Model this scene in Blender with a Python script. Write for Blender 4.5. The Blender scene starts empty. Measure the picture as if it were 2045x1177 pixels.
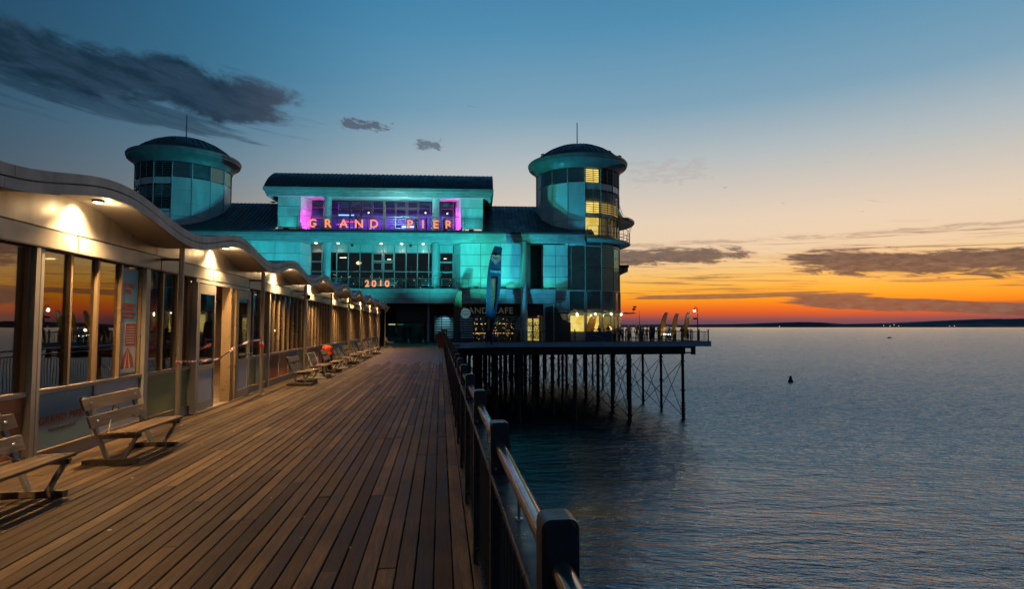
import bpy, bmesh, math, random
from mathutils import Vector, Matrix, noise
random.seed(7)
R = math.radians
sc = bpy.context.scene
col = sc.collection

# ------------------------------------------------------------------ camera
cam_d = bpy.data.cameras.new('camera')
cam_d.lens = 36.0 * 1190 / 2045
cam_d.sensor_width = 36
cam_d.clip_start = 0.05
cam_d.clip_end = 30000
cam = bpy.data.objects.new('camera', cam_d)
col.objects.link(cam)
cam.location = (0, 0, 1.65)
cam.rotation_euler = (R(90 + 3.054), 0, R(-6.819))
sc.camera = cam

# ------------------------------------------------------------------ node helper
class V:
    """a socket (or number) one can do arithmetic on"""
    def __init__(s, nt, o): s.nt = nt; s.o = o
    def _m(s, op, *a, **k):
        n = s.nt.nodes.new('ShaderNodeMath'); n.operation = op
        for i, x in enumerate((s,) + a):
            if isinstance(x, V): s.nt.links.new(x.o, n.inputs[i])
            else: n.inputs[i].default_value = x
        return V(s.nt, n.outputs[0])
    def __add__(s, b): return s._m('ADD', b)
    def __sub__(s, b): return s._m('SUBTRACT', b)
    def __mul__(s, b): return s._m('MULTIPLY', b)
    def __truediv__(s, b): return s._m('DIVIDE', b)
    def mn(s, b): return s._m('MINIMUM', b)
    def mx(s, b): return s._m('MAXIMUM', b)
    def ab(s): return s._m('ABSOLUTE')
    def pw(s, b): return s._m('POWER', b)
    def sin(s): return s._m('SINE')
    def frac(s): return s._m('FRACT')
    def inv(s): return (s * -1.0) + 1.0
    def gt(s, b): return s._m('GREATER_THAN', b)
    def sm(s, a, b, lo=0.0, hi=1.0):
        n = s.nt.nodes.new('ShaderNodeMapRange'); n.interpolation_type = 'SMOOTHSTEP'
        s.nt.links.new(s.o, n.inputs['Value'])
        n.inputs['From Min'].default_value = a; n.inputs['From Max'].default_value = b
        n.inputs['To Min'].default_value = lo; n.inputs['To Max'].default_value = hi
        return V(s.nt, n.outputs[0])

def comb(nt, x, y, z):
    n = nt.nodes.new('ShaderNodeCombineXYZ')
    for i, a in enumerate((x, y, z)):
        if isinstance(a, V): nt.links.new(a.o, n.inputs[i])
        else: n.inputs[i].default_value = a
    return n.outputs[0]
def sep(nt, o):
    n = nt.nodes.new('ShaderNodeSeparateXYZ'); nt.links.new(o, n.inputs[0])
    return [V(nt, q) for q in n.outputs]
def noise_n(nt, vec, scale, detail=4, rough=0.55, dist=0.0):
    n = nt.nodes.new('ShaderNodeTexNoise')
    if vec is not None: nt.links.new(vec, n.inputs['Vector'])
    n.inputs['Scale'].default_value = scale; n.inputs['Detail'].default_value = detail
    n.inputs['Roughness'].default_value = rough; n.inputs['Distortion'].default_value = dist
    return V(nt, n.outputs[0])
def mixc(nt, f, a, b):
    n = nt.nodes.new('ShaderNodeMix'); n.data_type = 'RGBA'
    for i, x in ((0, f), (6, a), (7, b)):
        if isinstance(x, V): nt.links.new(x.o, n.inputs[i])
        elif isinstance(x, bpy.types.NodeSocket): nt.links.new(x, n.inputs[i])
        elif i == 0: n.inputs[0].default_value = x
        else: n.inputs[i].default_value = (*x[:3], 1)
    return n.outputs[2]
def lin(c): return tuple(((v / 255) / 12.92 if v / 255 <= .04045 else ((v / 255 + .055) / 1.055) ** 2.4) for v in c)
def ramp(nt, f, pts):
    n = nt.nodes.new('ShaderNodeValToRGB'); nt.links.new(f.o, n.inputs[0])
    e = n.color_ramp.elements
    while len(e) < len(pts): e.new(0.5)
    for k, (p, c) in enumerate(pts): e[k].position = p; e[k].color = (*c, 1)
    return n.outputs[0]

# ------------------------------------------------------------------ world: dusk sky with clouds
w = bpy.data.worlds.new('World'); sc.world = w; w.use_nodes = True
nt = w.node_tree; nt.nodes.clear()
out = nt.nodes.new('ShaderNodeOutputWorld'); bg = nt.nodes.new('ShaderNodeBackground')
nt.links.new(bg.outputs[0], out.inputs[0])
tc = nt.nodes.new('ShaderNodeTexCoord')
dx, dy, dz = sep(nt, tc.outputs['Generated'])
DEG = 180 / math.pi
az = dx._m('ARCTAN2', dy) * DEG                       # 0 along the pier, positive to the right
el = dz.mx(-1.0).mn(1.0)._m('ARCSINE') * DEG
AZS = R(38)
cosd = (dx * math.sin(AZS) + dy * math.cos(AZS)) / (dx * dx + dy * dy).pw(0.5).mx(1e-4)
ang = cosd.mx(-1.0).mn(1.0)._m('ARCCOSINE') * DEG     # azimuth distance from the sunset
elp = el.mx(0.0) / 60.0
E60 = lambda l: [(a / 60.0, lin(c)) for a, c in l]
near = ramp(nt, elp, E60([(0, (88, 66, 88)), (.6, (116, 76, 88)), (1.1, (206, 86, 52)), (1.7, (241, 112, 34)), (2.4, (252, 152, 36)), (3.3, (254, 179, 60)), (4.4, (250, 195, 100)), (5.6, (245, 205, 144)), (6.8, (239, 210, 172)), (9.5, (234, 211, 186)), (12, (214, 203, 190)), (15.5, (180, 190, 194)), (20, (126, 165, 188)), (27, (82, 144, 180)), (36, (52, 116, 158)), (60, (30, 74, 112))]))
mid = ramp(nt, elp, E60([(0, (98, 70, 84)), (1.5, (170, 92, 70)), (5, (200, 150, 110)), (9, (180, 168, 150)), (13, (140, 160, 172)), (17, (100, 146, 172)), (22, (70, 134, 168)), (27, (60, 128, 168)), (36, (44, 104, 146)), (60, (24, 66, 104))]))
away = ramp(nt, elp, E60([(0, (50, 60, 74)), (5, (70, 80, 90)), (9, (72, 86, 96)), (12, (60, 82, 100)), (16, (48, 80, 104)), (21, (36, 74, 102)), (27, (26, 66, 96)), (40, (18, 50, 78)), (60, (12, 36, 60))]))
base = mixc(nt, ang.sm(62, 28), mid, near)
base = mixc(nt, ang.sm(80, 40), away, base)
# clouds: each bank is a noise cut by a soft window in azimuth / elevation
def window(a0, a1, e0, e1, sa_, se_, slope=0.0):
    e = el - az * slope if slope else el
    return az.sm(a0 - sa_, a0 + sa_) * az.sm(a1 + sa_, a1 - sa_) * e.sm(e0 - se_, e0 + se_) * e.sm(e1 + se_, e1 - se_)
def cnoise(sx, sy, seed, slope=0.0, detail=9, rough=.62, dist=.4):
    v = comb(nt, az * sx, (el - az * slope if slope else el) * sy, seed)
    return noise_n(nt, v, 1.0, detail, rough, dist)
n1 = cnoise(.19, .46, 3.9, -.10, 13, .66, .35)
n2 = cnoise(.30, 1.7, 9.1, -.05, 12, .7, .6)
n3 = cnoise(.55, 1.35, 21.7, -.25, 10, .66)
# upper-left bank, running down to the right
b1 = window(-62, -13.5, 16.9, 20.8, 4.5, 2.0, -.03)
d1 = (n1 * 1.9 + b1 * 1.2 - 1.40).sm(0.0, .46) * .96
d1b = (cnoise(.13, 1.1, 5.1, -.12, 10) * 1.5 + window(-48, -17, 13.2, 15.0, 5, .8, -.12) * .58 - .98).sm(0.0, .28) * .65
b2 = window(-9.8, -4.2, 17.9, 18.9, 1.4, .8, -.0)
d2 = (cnoise(.8, 1.9, 21.7, -.2, 12, .7) * 2.3 + b2 * .9 - 1.55).sm(0.0, .3) * .8
b2b = window(-2.6, 0, 16.5, 17.5, .8, .6)
d2b = (cnoise(.9, 1.9, 17.7, -.2, 12, .7) * 2.3 + b2b * .8 - 1.5).sm(0.0, .3) * .7
# right: long grey banks low over the water
b3 = window(30, 85, 6.3, 8.8, 6, 1.1, -.06)
d3 = (n2 * 2.3 + b3 * 1.36 - 1.80).sm(0.0, .5)
b4 = window(12, 29, 5.6, 7.4, 5, .9)
d4 = (n2 * 2.3 + b4 * 1.36 - 1.78).sm(0.0, .5) * .95
b5 = window(31, 85, 3.95, 5.15, 5, .5, -.07)
d5 = (cnoise(.16, 2.6, 31.0, -.07, 12, .68, .5) * 2.2 + b5 * 1.42 - 1.72).sm(0.0, .38)
b6 = window(17, 38, 2.45, 2.95, 4, .2)
d6 = (cnoise(.10, 2.6, 44.0, 0, 10) * 1.6 + b6 * .7 - 1.2).sm(0.0, .15) * .8
b7 = window(17, 26, 12.8, 15.6, 2, .7)
d7 = (cnoise(.8, 2.6, 12.0, 0, 10) * 1.5 + b7 * .5 - 1.15).sm(0.0, .14) * .30
b8 = window(14, 60, 7.3, 8.0, 5, .3)
d8 = (cnoise(.35, 2.6, 60.0, -.02, 12, .7, .5) * 2.3 + b8 * 1.0 - 1.85).sm(0.0, .4) * .5
d10 = (cnoise(.09, 3.4, 81.0, -.03, 12, .66, .3) * 2.2 + window(14, 85, 2.2, 8.2, 6, 1.2) * .56 - 1.60).sm(0.0, .35) * .7
d11 = (cnoise(.10, 1.5, 91.0, -.12, 12, .66, .4) * 2.1 + window(-70, -8, 15, 22, 9, 2) * .62 - 1.62).sm(0.0, .5) * .5
# clouds elsewhere round the sky, so reflections and side views stay natural
bo = ang.sm(60, 100) * el.sm(2, 8) * el.sm(40, 20)
d9 = (cnoise(.05, .16, 77.0) + bo * .25 - .72).sm(0.0, .3) * bo * .6
cshade = cnoise(.3, 1.1, 4.4, -.2, 6)
cl_left = mixc(nt, cshade.sm(.35, .7), lin((14, 42, 62)), lin((38, 62, 84)))
cl_left = mixc(nt, az.sm(-22, -6), cl_left, lin((86, 96, 114)))
c = mixc(nt, d9, base, lin((60, 76, 92)))
c = mixc(nt, d11, c, cl_left); c = mixc(nt, d1b, c, cl_left); c = mixc(nt, d1, c, cl_left)
dd2 = d2.mx(d2b); c = mixc(nt, dd2, c, mixc(nt, dd2.sm(.1, .6), lin((124, 116, 124)), lin((76, 84, 102))))
pinkish = ramp(nt, elp, E60([(0, (104, 68, 76)), (2.2, (128, 82, 62)), (4.0, (98, 76, 64)), (6, (84, 76, 74)), (8, (108, 104, 104)), (14, (150, 140, 148))]))
ctex = cnoise(.9, 3.2, 55.0, -.05, 10).sm(.32, .7); pinkish = mixc(nt, ctex, pinkish, lin((128, 100, 86)))
rim = ramp(nt, elp, E60([(0, (150, 70, 60)), (2.2, (230, 110, 50)), (5, (236, 160, 96)), (8, (206, 170, 150)), (14, (186, 172, 168))]))
for d in (d10, d3, d4, d5, d6, d7, d8): c = mixc(nt, d, c, mixc(nt, d.sm(.15, .75), rim, pinkish))
# a lit lower rim on the low banks
sky = nt.nodes.new('ShaderNodeTexSky'); sky.sky_type = 'NISHITA'; sky.sun_disc = False
sky.sun_elevation = R(1.0); sky.sun_rotation = AZS; sky.air_density = 1.2; sky.dust_density = 1.5
addn = nt.nodes.new('ShaderNodeMix'); addn.data_type = 'RGBA'; addn.blend_type = 'ADD'
addn.inputs[0].default_value = 0.008
nt.links.new(c, addn.inputs[6]); nt.links.new(sky.outputs[0], addn.inputs[7])
grd = mixc(nt, el.sm(-.4, 0.0), lin((60, 66, 78)), addn.outputs[2])
nt.links.new(grd, bg.inputs[0]); bg.inputs[1].default_value = 0.95

# ------------------------------------------------------------------ sun (below the cloud rim, nearly gone)
sd = bpy.data.lights.new('sun', 'SUN'); sd.energy = 0.006; sd.angle = R(12); sd.color = (1, .55, .32)
so = bpy.data.objects.new('sun', sd); col.objects.link(so)
so.rotation_euler = (R(90 - 2.5), 0, R(180) - AZS)
sc.view_settings.view_transform = 'Standard'; sc.view_settings.look = 'None'
sc.view_settings.exposure = 0; sc.view_settings.gamma = 1; sc.view_settings.use_curve_mapping = False
sc.cycles.max_bounces = 6; sc.cycles.diffuse_bounces = 2; sc.cycles.glossy_bounces = 3
sc.cycles.transmission_bounces = 4; sc.cycles.transparent_max_bounces = 12
sc.cycles.sample_clamp_indirect = 4; sc.cycles.caustics_reflective = False; sc.cycles.caustics_refractive = False

# ------------------------------------------------------------------ object helpers
def tag(o, label=None, cat=None, group=None, kind=None):
    if label: o['label'] = label
    if cat: o['category'] = cat
    if group: o['group'] = group
    if kind: o['kind'] = kind
    return o
def link(name, data, parent=None):
    o = bpy.data.objects.new(name, data); col.objects.link(o)
    if parent is not None: o.parent = parent
    return o
def empty(name, loc=(0, 0, 0), rz=0, parent=None):
    o = link(name, None, parent); o.location = loc; o.rotation_euler = (0, 0, rz)
    o.empty_display_size = .2
    return o
def copy_tree(o, parent=None):
    c_ = o.copy(); col.objects.link(c_); c_.parent = parent
    for ch in o.children: copy_tree(ch, c_)
    return c_

class MB:
    def __init__(s): s.v = []; s.f = []; s.m = []; s.mi = 0
    def add(s, vs, fs):
        b = len(s.v); s.v += [tuple(p) for p in vs]
        for f in fs: s.f.append([b + i for i in f]); s.m.append(s.mi)
        return s
    def box(s, x0, x1, y0, y1, z0, z1):
        return s.add([(x0, y0, z0), (x1, y0, z0), (x1, y1, z0), (x0, y1, z0), (x0, y0, z1), (x1, y0, z1), (x1, y1, z1), (x0, y1, z1)],
                     [(0, 3, 2, 1), (4, 5, 6, 7), (0, 1, 5, 4), (1, 2, 6, 5), (2, 3, 7, 6), (3, 0, 4, 7)])
    def bar(s, a, b, wd, hg=None, up=(0, 0, 1)):
        a = Vector(a); b = Vector(b); hg = hg or wd; d = (b - a).normalized()
        u = Vector(up)
        if abs(d.dot(u)) > .98: u = Vector((1, 0, 0))
        x = d.cross(u).normalized() * wd / 2; y = x.cross(d).normalized() * hg / 2
        vs = [p + q for p in (a, b) for q in (-x - y, x - y, x + y, -x + y)]
        return s.add(vs, [(0, 1, 2, 3), (7, 6, 5, 4), (0, 4, 5, 1), (1, 5, 6, 2), (2, 6, 7, 3), (3, 7, 4, 0)])
    def tube(s, pts, r, n=8, cap=True):
        pts = [Vector(p) for p in pts]; rs = r if isinstance(r, (list, tuple)) else [r] * len(pts)
        vs = []; ref = None
        for i, p in enumerate(pts):
            d = (pts[min(i + 1, len(pts) - 1)] - pts[max(i - 1, 0)]).normalized()
            if ref is None: ref = Vector((0, 0, 1)) if abs(d.z) < .9 else Vector((1, 0, 0))
            x = d.cross(ref).normalized(); y = x.cross(d).normalized(); ref = y
            for k in range(n):
                t = 2 * math.pi * k / n; vs.append(p + (x * math.cos(t) + y * math.sin(t)) * rs[i])
        fs = []
        for i in range(len(pts) - 1):
            for k in range(n):
                k2 = (k + 1) % n; fs.append((i * n + k, (i + 1) * n + k, (i + 1) * n + k2, i * n + k2))
        if cap: fs += [tuple(range(n)), tuple(range(len(vs) - 1, len(vs) - n - 1, -1))]
        return s.add(vs, fs)
    def lathe(s, prof, n=24, c=(0, 0, 0), a0=0, a1=2 * math.pi, off=0):
        full = abs(a1 - a0 - 2 * math.pi) < 1e-6; m = n if full else n + 1; vs = []
        for k in range(m):
            t = a0 + (a1 - a0) * k / n + off
            for r, z in prof: vs.append((c[0] + r * math.sin(t), c[1] - r * math.cos(t), c[2] + z))
        p = len(prof); fs = []
        for k in range(n):
            k2 = (k + 1) % m
            for j in range(p - 1): fs.append((k * p + j, k2 * p + j, k2 * p + j + 1, k * p + j + 1))
        return s.add(vs, fs)
    def prism(s, poly, a0, a1, ax='x'):
        """poly: list of 2D points, pushed along an axis from a0 to a1 (x: poly=(y,z); y: poly=(x,z); z: poly=(x,y))"""
        f = {'x': lambda a, p: (a, p[0], p[1]), 'y': lambda a, p: (p[0], a, p[1]), 'z': lambda a, p: (p[0], p[1], a)}[ax]
        n = len(poly)
        return s.add([f(a0, p) for p in poly] + [f(a1, p) for p in poly],
                     [tuple(range(n)), tuple(range(2 * n - 1, n - 1, -1))] + [(i, i + n, (i + 1) % n + n, (i + 1) % n) for i in range(n)])
    def ball(s, c, r, n=8, sc3=(1, 1, 1)):
        vs = []; fs = []
        for i in range(n // 2 + 1):
            ph = math.pi * i / (n // 2)
            for k in range(n):
                t = 2 * math.pi * k / n
                vs.append((c[0] + r * sc3[0] * math.sin(ph) * math.cos(t), c[1] + r * sc3[1] * math.sin(ph) * math.sin(t), c[2] + r * sc3[2] * math.cos(ph)))
        for i in range(n // 2):
            for k in range(n): fs.append((i * n + k, (i + 1) * n + k, (i + 1) * n + (k + 1) % n, i * n + (k + 1) % n))
        return s.add(vs, fs)
    def me(s, name, mats, smooth=False):
        m = bpy.data.meshes.new(name); m.from_pydata(s.v, [], s.f)
        for q in (mats if isinstance(mats, (list, tuple)) else [mats]): m.materials.append(q)
        if any(s.m): m.polygons.foreach_set('material_index', s.m)
        bm = bmesh.new(); bm.from_mesh(m); bmesh.ops.recalc_face_normals(bm, faces=bm.faces); bm.to_mesh(m); bm.free()
        if smooth:
            m.polygons.foreach_set('use_smooth', [True] * len(m.polygons))
            try: m.set_sharp_from_angle(angle=R(35))
            except Exception: pass
        m.update(); return m
    def build(s, name, mats, parent=None, smooth=False, kind=None):
        o = link(name, s.me(name, mats, smooth), parent)
        if kind: o['kind'] = kind
        return o
def box(name, b, m, parent=None): return MB().box(*b).build(name, m, parent)
def bevel(o, wdt=.006, seg=1):
    bm = bmesh.new(); bm.from_mesh(o.data)
    bmesh.ops.bevel(bm, geom=[e for e in bm.edges if e.calc_face_angle(0) > .5], offset=wdt, segments=seg, affect='EDGES')
    bm.to_mesh(o.data); bm.free(); return o

# ------------------------------------------------------------------ materials
def M(name, c=(.5, .5, .5), rough=.5, metal=0, var=.25, vs=3.0, bump=0.0, bs=40.0, spec=.5, objvar=0.0, stretch=(1, 1, 1), emit=None, es=0, c2=None, coat=0):
    m = bpy.data.materials.new(name); m.use_nodes = True; t = m.node_tree; p = t.nodes['Principled BSDF']
    p.inputs['Roughness'].default_value = rough; p.inputs['Metallic'].default_value = metal
    p.inputs['Specular IOR Level'].default_value = spec; p.inputs['Coat Weight'].default_value = coat
    tcn = t.nodes.new('ShaderNodeTexCoord'); mp = t.nodes.new('ShaderNodeMapping')
    t.links.new(tcn.outputs['Object'], mp.inputs[0]); mp.inputs['Scale'].default_value = stretch
    vec = mp.outputs[0]
    oi = t.nodes.new('ShaderNodeObjectInfo'); rnd = V(t, oi.outputs['Random'])
    if objvar:
        va = t.nodes.new('ShaderNodeVectorMath'); va.operation = 'ADD'
        t.links.new(vec, va.inputs[0]); t.links.new(comb(t, rnd * 37.0, rnd * 91.0, rnd * 17.0), va.inputs[1]); vec = va.outputs[0]
    nz = noise_n(t, vec, vs, 6, .6)
    f = nz.sm(.25, .75, 1 - var, 1 + var * .6)
    if objvar: f = f * (rnd * objvar * 2 + (1 - objvar))
    cc = c2 or c
    colr = mixc(t, nz.sm(.35, .65), c, cc)
    mul = t.nodes.new('ShaderNodeVectorMath'); mul.operation = 'SCALE'
    t.links.new(colr, mul.inputs[0]); t.links.new(f.o, mul.inputs['Scale'])
    t.links.new(mul.outputs[0], p.inputs['Base Color'])
    rr = noise_n(t, vec, vs * 2.3, 4).sm(.3, .7, rough * .75, min(1, rough * 1.25)); t.links.new(rr.o, p.inputs['Roughness'])
    if bump:
        b = t.nodes.new('ShaderNodeBump'); b.inputs['Strength'].default_value = bump; b.inputs['Distance'].default_value = .01
        t.links.new(noise_n(t, vec, bs, 5, .6).o, b.inputs['Height']); t.links.new(b.outputs[0], p.inputs['Normal'])
    if emit: p.inputs['Emission Color'].default_value = (*emit, 1); p.inputs['Emission Strength'].default_value = es
    return m
def EM(name, c, s):
    m = bpy.data.materials.new(name); m.use_nodes = True; t = m.node_tree; t.nodes.clear()
    o = t.nodes.new('ShaderNodeOutputMaterial'); e = t.nodes.new('ShaderNodeEmission')
    e.inputs[0].default_value = (*c, 1); e.inputs[1].default_value = s; t.links.new(e.outputs[0], o.inputs[0]); return m
def GLASS(name, tint=(.6, .6, .6), refl=.16, rough=.01, wav=.0, gc=(1, 1, 1)):
    """sheet glass: fresnel mirror over a tinted see-through"""
    m = bpy.data.materials.new(name); m.use_nodes = True; t = m.node_tree; t.nodes.clear()
    o = t.nodes.new('ShaderNodeOutputMaterial'); mx = t.nodes.new('ShaderNodeMixShader')
    g = t.nodes.new('ShaderNodeBsdfGlossy'); g.inputs['Roughness'].default_value = rough; g.inputs[0].default_value = (*gc, 1)
    tr = t.nodes.new('ShaderNodeBsdfTransparent'); tr.inputs[0].default_value = (*tint, 1)
    lw = t.nodes.new('ShaderNodeFresnel'); lw.inputs[0].default_value = 1.5
    f = (V(t, lw.outputs[0]) * 1.0 + refl).mn(.92); t.links.new(f.o, mx.inputs[0])
    if wav:
        b = t.nodes.new('ShaderNodeBump'); b.inputs['Strength'].default_value = wav; b.inputs['Distance'].default_value = .02
        tcn = t.nodes.new('ShaderNodeTexCoord'); t.links.new(noise_n(t, tcn.outputs['Object'], 1.2, 2).o, b.inputs['Height']); t.links.new(b.outputs[0], g.inputs['Normal'])
    t.links.new(tr.outputs[0], mx.inputs[1]); t.links.new(g.outputs[0], mx.inputs[2]); t.links.new(mx.outputs[0], o.inputs[0]); return m

def wood(name, c1, c2, stretch, objvar=.25, rough=.6, bumpd=.004, spec=.4):
    """weathered boards: long grain, dark pores, each board its own tone"""
    m = bpy.data.materials.new(name); m.use_nodes = True; t = m.node_tree; p = t.nodes['Principled BSDF']
    tcn = t.nodes.new('ShaderNodeTexCoord'); oi = t.nodes.new('ShaderNodeObjectInfo'); rnd = V(t, oi.outputs['Random'])
    gx, gy, gz = sep(t, tcn.outputs['Object'])
    vec = comb(t, gx * stretch[0] + rnd * 50.0, gy * stretch[1] + rnd * 80.0, gz * stretch[2] + rnd * 13.0)
    grain = noise_n(t, vec, 1.0, 8, .68, .6)
    fine = noise_n(t, vec, 4.5, 4, .7)
    geo = t.nodes.new('ShaderNodeNewGeometry'); big = noise_n(t, geo.outputs['Position'], .9, 5, .62)
    f = (grain.sm(.3, .7, .48, 1.32)) * fine.sm(.25, .75, .72, 1.22) * big.sm(.3, .7, .68, 1.2) * (rnd * objvar * 2 + (1 - objvar))
    cr = mixc(t, rnd, c1, c2)
    mul = t.nodes.new('ShaderNodeVectorMath'); mul.operation = 'SCALE'; t.links.new(cr, mul.inputs[0]); t.links.new(f.o, mul.inputs['Scale'])
    t.links.new(mul.outputs[0], p.inputs['Base Color'])
    t.links.new(grain.sm(.3, .7, rough * .8, rough * 1.25).o, p.inputs['Roughness']); p.inputs['Specular IOR Level'].default_value = spec
    b = t.nodes.new('ShaderNodeBump'); b.inputs['Strength'].default_value = .8; b.inputs['Distance'].default_value = bumpd
    t.links.new((grain + fine * .5).o, b.inputs['Height']); t.links.new(b.outputs[0], p.inputs['Normal'])
    return m
WOOD = wood('deck_wood', (.078, .046, .020), (.138, .088, .044), (16, .9, 10), .33, .62, .009, .25)
WOODF = wood('far_deck_wood', (.10, .054, .028), (.12, .066, .034), (16, .5, 10), .0, .5)
BWOOD = wood('bench_wood', (.12, .083, .05), (.18, .13, .085), (14, 1.2, 14), .2, .62)
SEATW = wood('seat_wood', (.15, .09, .042), (.19, .12, .06), (14, 1.2, 14), .2, .35, .003)
DARK = M('dark_void', (.012, .012, .012), .9)
METAL = M('painted_aluminium', (.33, .31, .28), .38, .3, .14, 1.3, .02, 60)
METALP = M('cladding_metal', (.50, .45, .38), .36, .35, .3, 1.4, .08, 14, stretch=(1, 1.5, .3), objvar=.06)
FASC = M('roof_fascia_paint', (.40, .36, .34), .5, 0, .28, 1.6, stretch=(1, 1.6, .35))
SOFF = M('soffit_paint', (.55, .50, .44), .45, 0, .1, 1.2)
ROOFT = M('roof_membrane', (.10, .13, .18), .5)
COLM = M('column_steel', (.30, .25, .19), .38, .5, .08, .6)
DARKM = M('dark_metal', (.045, .045, .045), .5)
MULL = M('mullion_paint', (.27, .19, .11), .35, .25, .15, 2)
RAILP = M('railing_paint', (.022, .034, .048), .34, .1, .3, 6, .06, 90)
TUBE = M('handrail_steel', (.42, .40, .38), .2, .9, .2, 5, .03, 60)
ZINC = M('bolt_zinc', (.7, .66, .58), .22, 1, .1)
TEALW = M('white_cladding', (.60, .62, .62), .42, .1, .18, .9, .03, 6, stretch=(1.6, 1, .35), objvar=.07)
TEALB = M('cornice_cladding', (.50, .52, .52), .45, .1, .25, .8, stretch=(1, 1, .4), objvar=.06)
ROOFD = M('seam_roof', (.075, .105, .115), .45, .2, .2, .5)
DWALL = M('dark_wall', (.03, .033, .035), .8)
FRAME = M('window_frame', (.42, .44, .44), .4, .2, .1)
GLS = GLASS('shop_glass', (.62, .58, .52), .12, .006, .05)
GLB = GLASS('facade_glass', (.72, .75, .76), .04, .02, .1, (.7, .9, .95))
GLT = GLASS('tower_glass', (.62, .8, .8), .08, .03, .15, (.5, .8, .85))
PILE = M('pile_iron', (.018, .017, .015), .75, 0, .4, 2, .3, 14)
FASB = M('platform_fascia', (.32, .44, .58), .5, 0, .2, 1)
WARM = EM('warm_lamp', (1, .82, .55), 22)
WARMS = EM('warm_lamp_small', (1, .78, .5), 7)
WHITEL = EM('white_lamp', (.9, 1, 1), 12)

# lights
LS = 1.0
def aim(o, to):
    d = Vector(to) - o.location
    o.rotation_euler = d.to_track_quat('-Z', 'Y').to_euler(); return o
def spot(name, loc, to, e, c, size=60, blend=.6, r=.05, parent=None):
    d = bpy.data.lights.new(name, 'SPOT'); d.energy = e; d.color = c; d.spot_size = R(size); d.spot_blend = blend; d.shadow_soft_size = r
    o = link(name, d, parent); o.location = loc; return aim(o, to)
def area(name, loc, to, e, c, sx, sy=.1, parent=None):
    d = bpy.data.lights.new(name, 'AREA'); d.shape = 'RECTANGLE'; d.size = sx; d.size_y = sy; d.energy = e; d.color = c
    o = link(name, d, parent); o.location = loc; return aim(o, to)
def point(name, loc, e, c, r=.05, parent=None):
    d = bpy.data.lights.new(name, 'POINT'); d.energy = e; d.color = c; d.shadow_soft_size = r
    o = link(name, d, parent); o.location = loc; return o
def text_me(name, s, size, depth, m, bold=0.0, space=1.0, align='LEFT'):
    cu = bpy.data.curves.new(name, 'FONT'); cu.body = s; cu.size = size; cu.extrude = depth; cu.offset = bold; cu.space_character = space; cu.align_x = align
    cu.resolution_u = 3
    o = bpy.data.objects.new(name, cu); col.objects.link(o)
    bpy.context.view_layer.update()
    me = bpy.data.meshes.new_from_object(o.evaluated_get(bpy.context.evaluated_depsgraph_get()))
    bpy.data.objects.remove(o); me.materials.clear(); me.materials.append(m); return me
def text(name, s, size, depth, m, mat4, parent=None, **k):
    o = link(name, text_me(name, s, size, depth, m, **k), parent); o.matrix_local = mat4; return o
FRONT = Matrix.Rotation(R(90), 4, 'X')                    # text read by someone looking along +Y
SIDE = Matrix.Rotation(R(90), 4, 'Z') @ Matrix.Rotation(R(90), 4, 'X')  # text on a wall facing +X

# ================================================================== SETTING: sea, hills
SEA = -7.7
def sea_mat():
    m = bpy.data.materials.new('sea_water'); m.use_nodes = True; t = m.node_tree; p = t.nodes['Principled BSDF']
    p.inputs['Base Color'].default_value = (.016, .03, .038, 1); p.inputs['Roughness'].default_value = .07
    p.inputs['IOR'].default_value = 2.9; p.inputs['Specular Tint'].default_value = (.86, .97, 1, 1)
    tcn = t.nodes.new('ShaderNodeTexCoord'); x, y, z = sep(t, tcn.outputs['Object'])
    def rot(a): a = R(a); return x * math.cos(a) + y * math.sin(a), y * math.cos(a) - x * math.sin(a)
    u1, v1 = rot(-12); u2, v2 = rot(9); u3, v3 = rot(-20)
    h = noise_n(t, comb(t, u1 * .030, v1 * .13, 0), 1.0, 3, .55, .4) * 1.7
    h = h + noise_n(t, comb(t, u2 * .16, v2 * .62, 3.0), 1.0, 3, .55, .4) * .50
    h = h + noise_n(t, comb(t, u1 * .48, v1 * 1.7, 7.0), 1.0, 4, .6, .5) * .42
    h = h + noise_n(t, comb(t, u3 * 1.5, v3 * 4.6, 11.0), 1.0, 3, .6, .5) * .17
    dist = (x * x + y * y).pw(.5); far = dist.sm(12, 200, 1.05, .85)
    h = h * far
    b = t.nodes.new('ShaderNodeBump'); b.inputs['Strength'].default_value = 1.0; b.inputs['Distance'].default_value = .54
    t.links.new(h.o, b.inputs['Height'])
    nx_, ny_, nz_ = sep(t, b.outputs[0])
    # the faces of the wind waves that show are the ones turned to the shore (-Y): fold the slopes that way
    vn = t.nodes.new('ShaderNodeVectorMath'); vn.operation = 'NORMALIZE'
    fold = dist.sm(8, 95, .30, 1.0); nyf = ny_.ab() * -1.0 - .035
    t.links.new(comb(t, nx_ * .6 - .02, ny_ * fold.inv() + nyf * fold, nz_), vn.inputs[0]); t.links.new(vn.outputs[0], p.inputs['Normal'])
    return m
SD = 4600.0
mb = MB()
mb.add([(-SD, -400, SEA), (SD * 1.6, -400, SEA), (SD * 1.6, SD, SEA), (-SD, SD, SEA)], [(0, 1, 2, 3)])
tag(mb.build('sea', sea_mat()), kind='structure')
HILL = M('far_hill_haze', (.10, .11, .15), .9, 0, .2, .002)  # bluish dusk haze is put into the hill colour
HILL2 = M('farther_hill_haze', (.15, .16, .21), .9, 0, .2, .002)  # haze in the colour again, paler for the farther ridge
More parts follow.
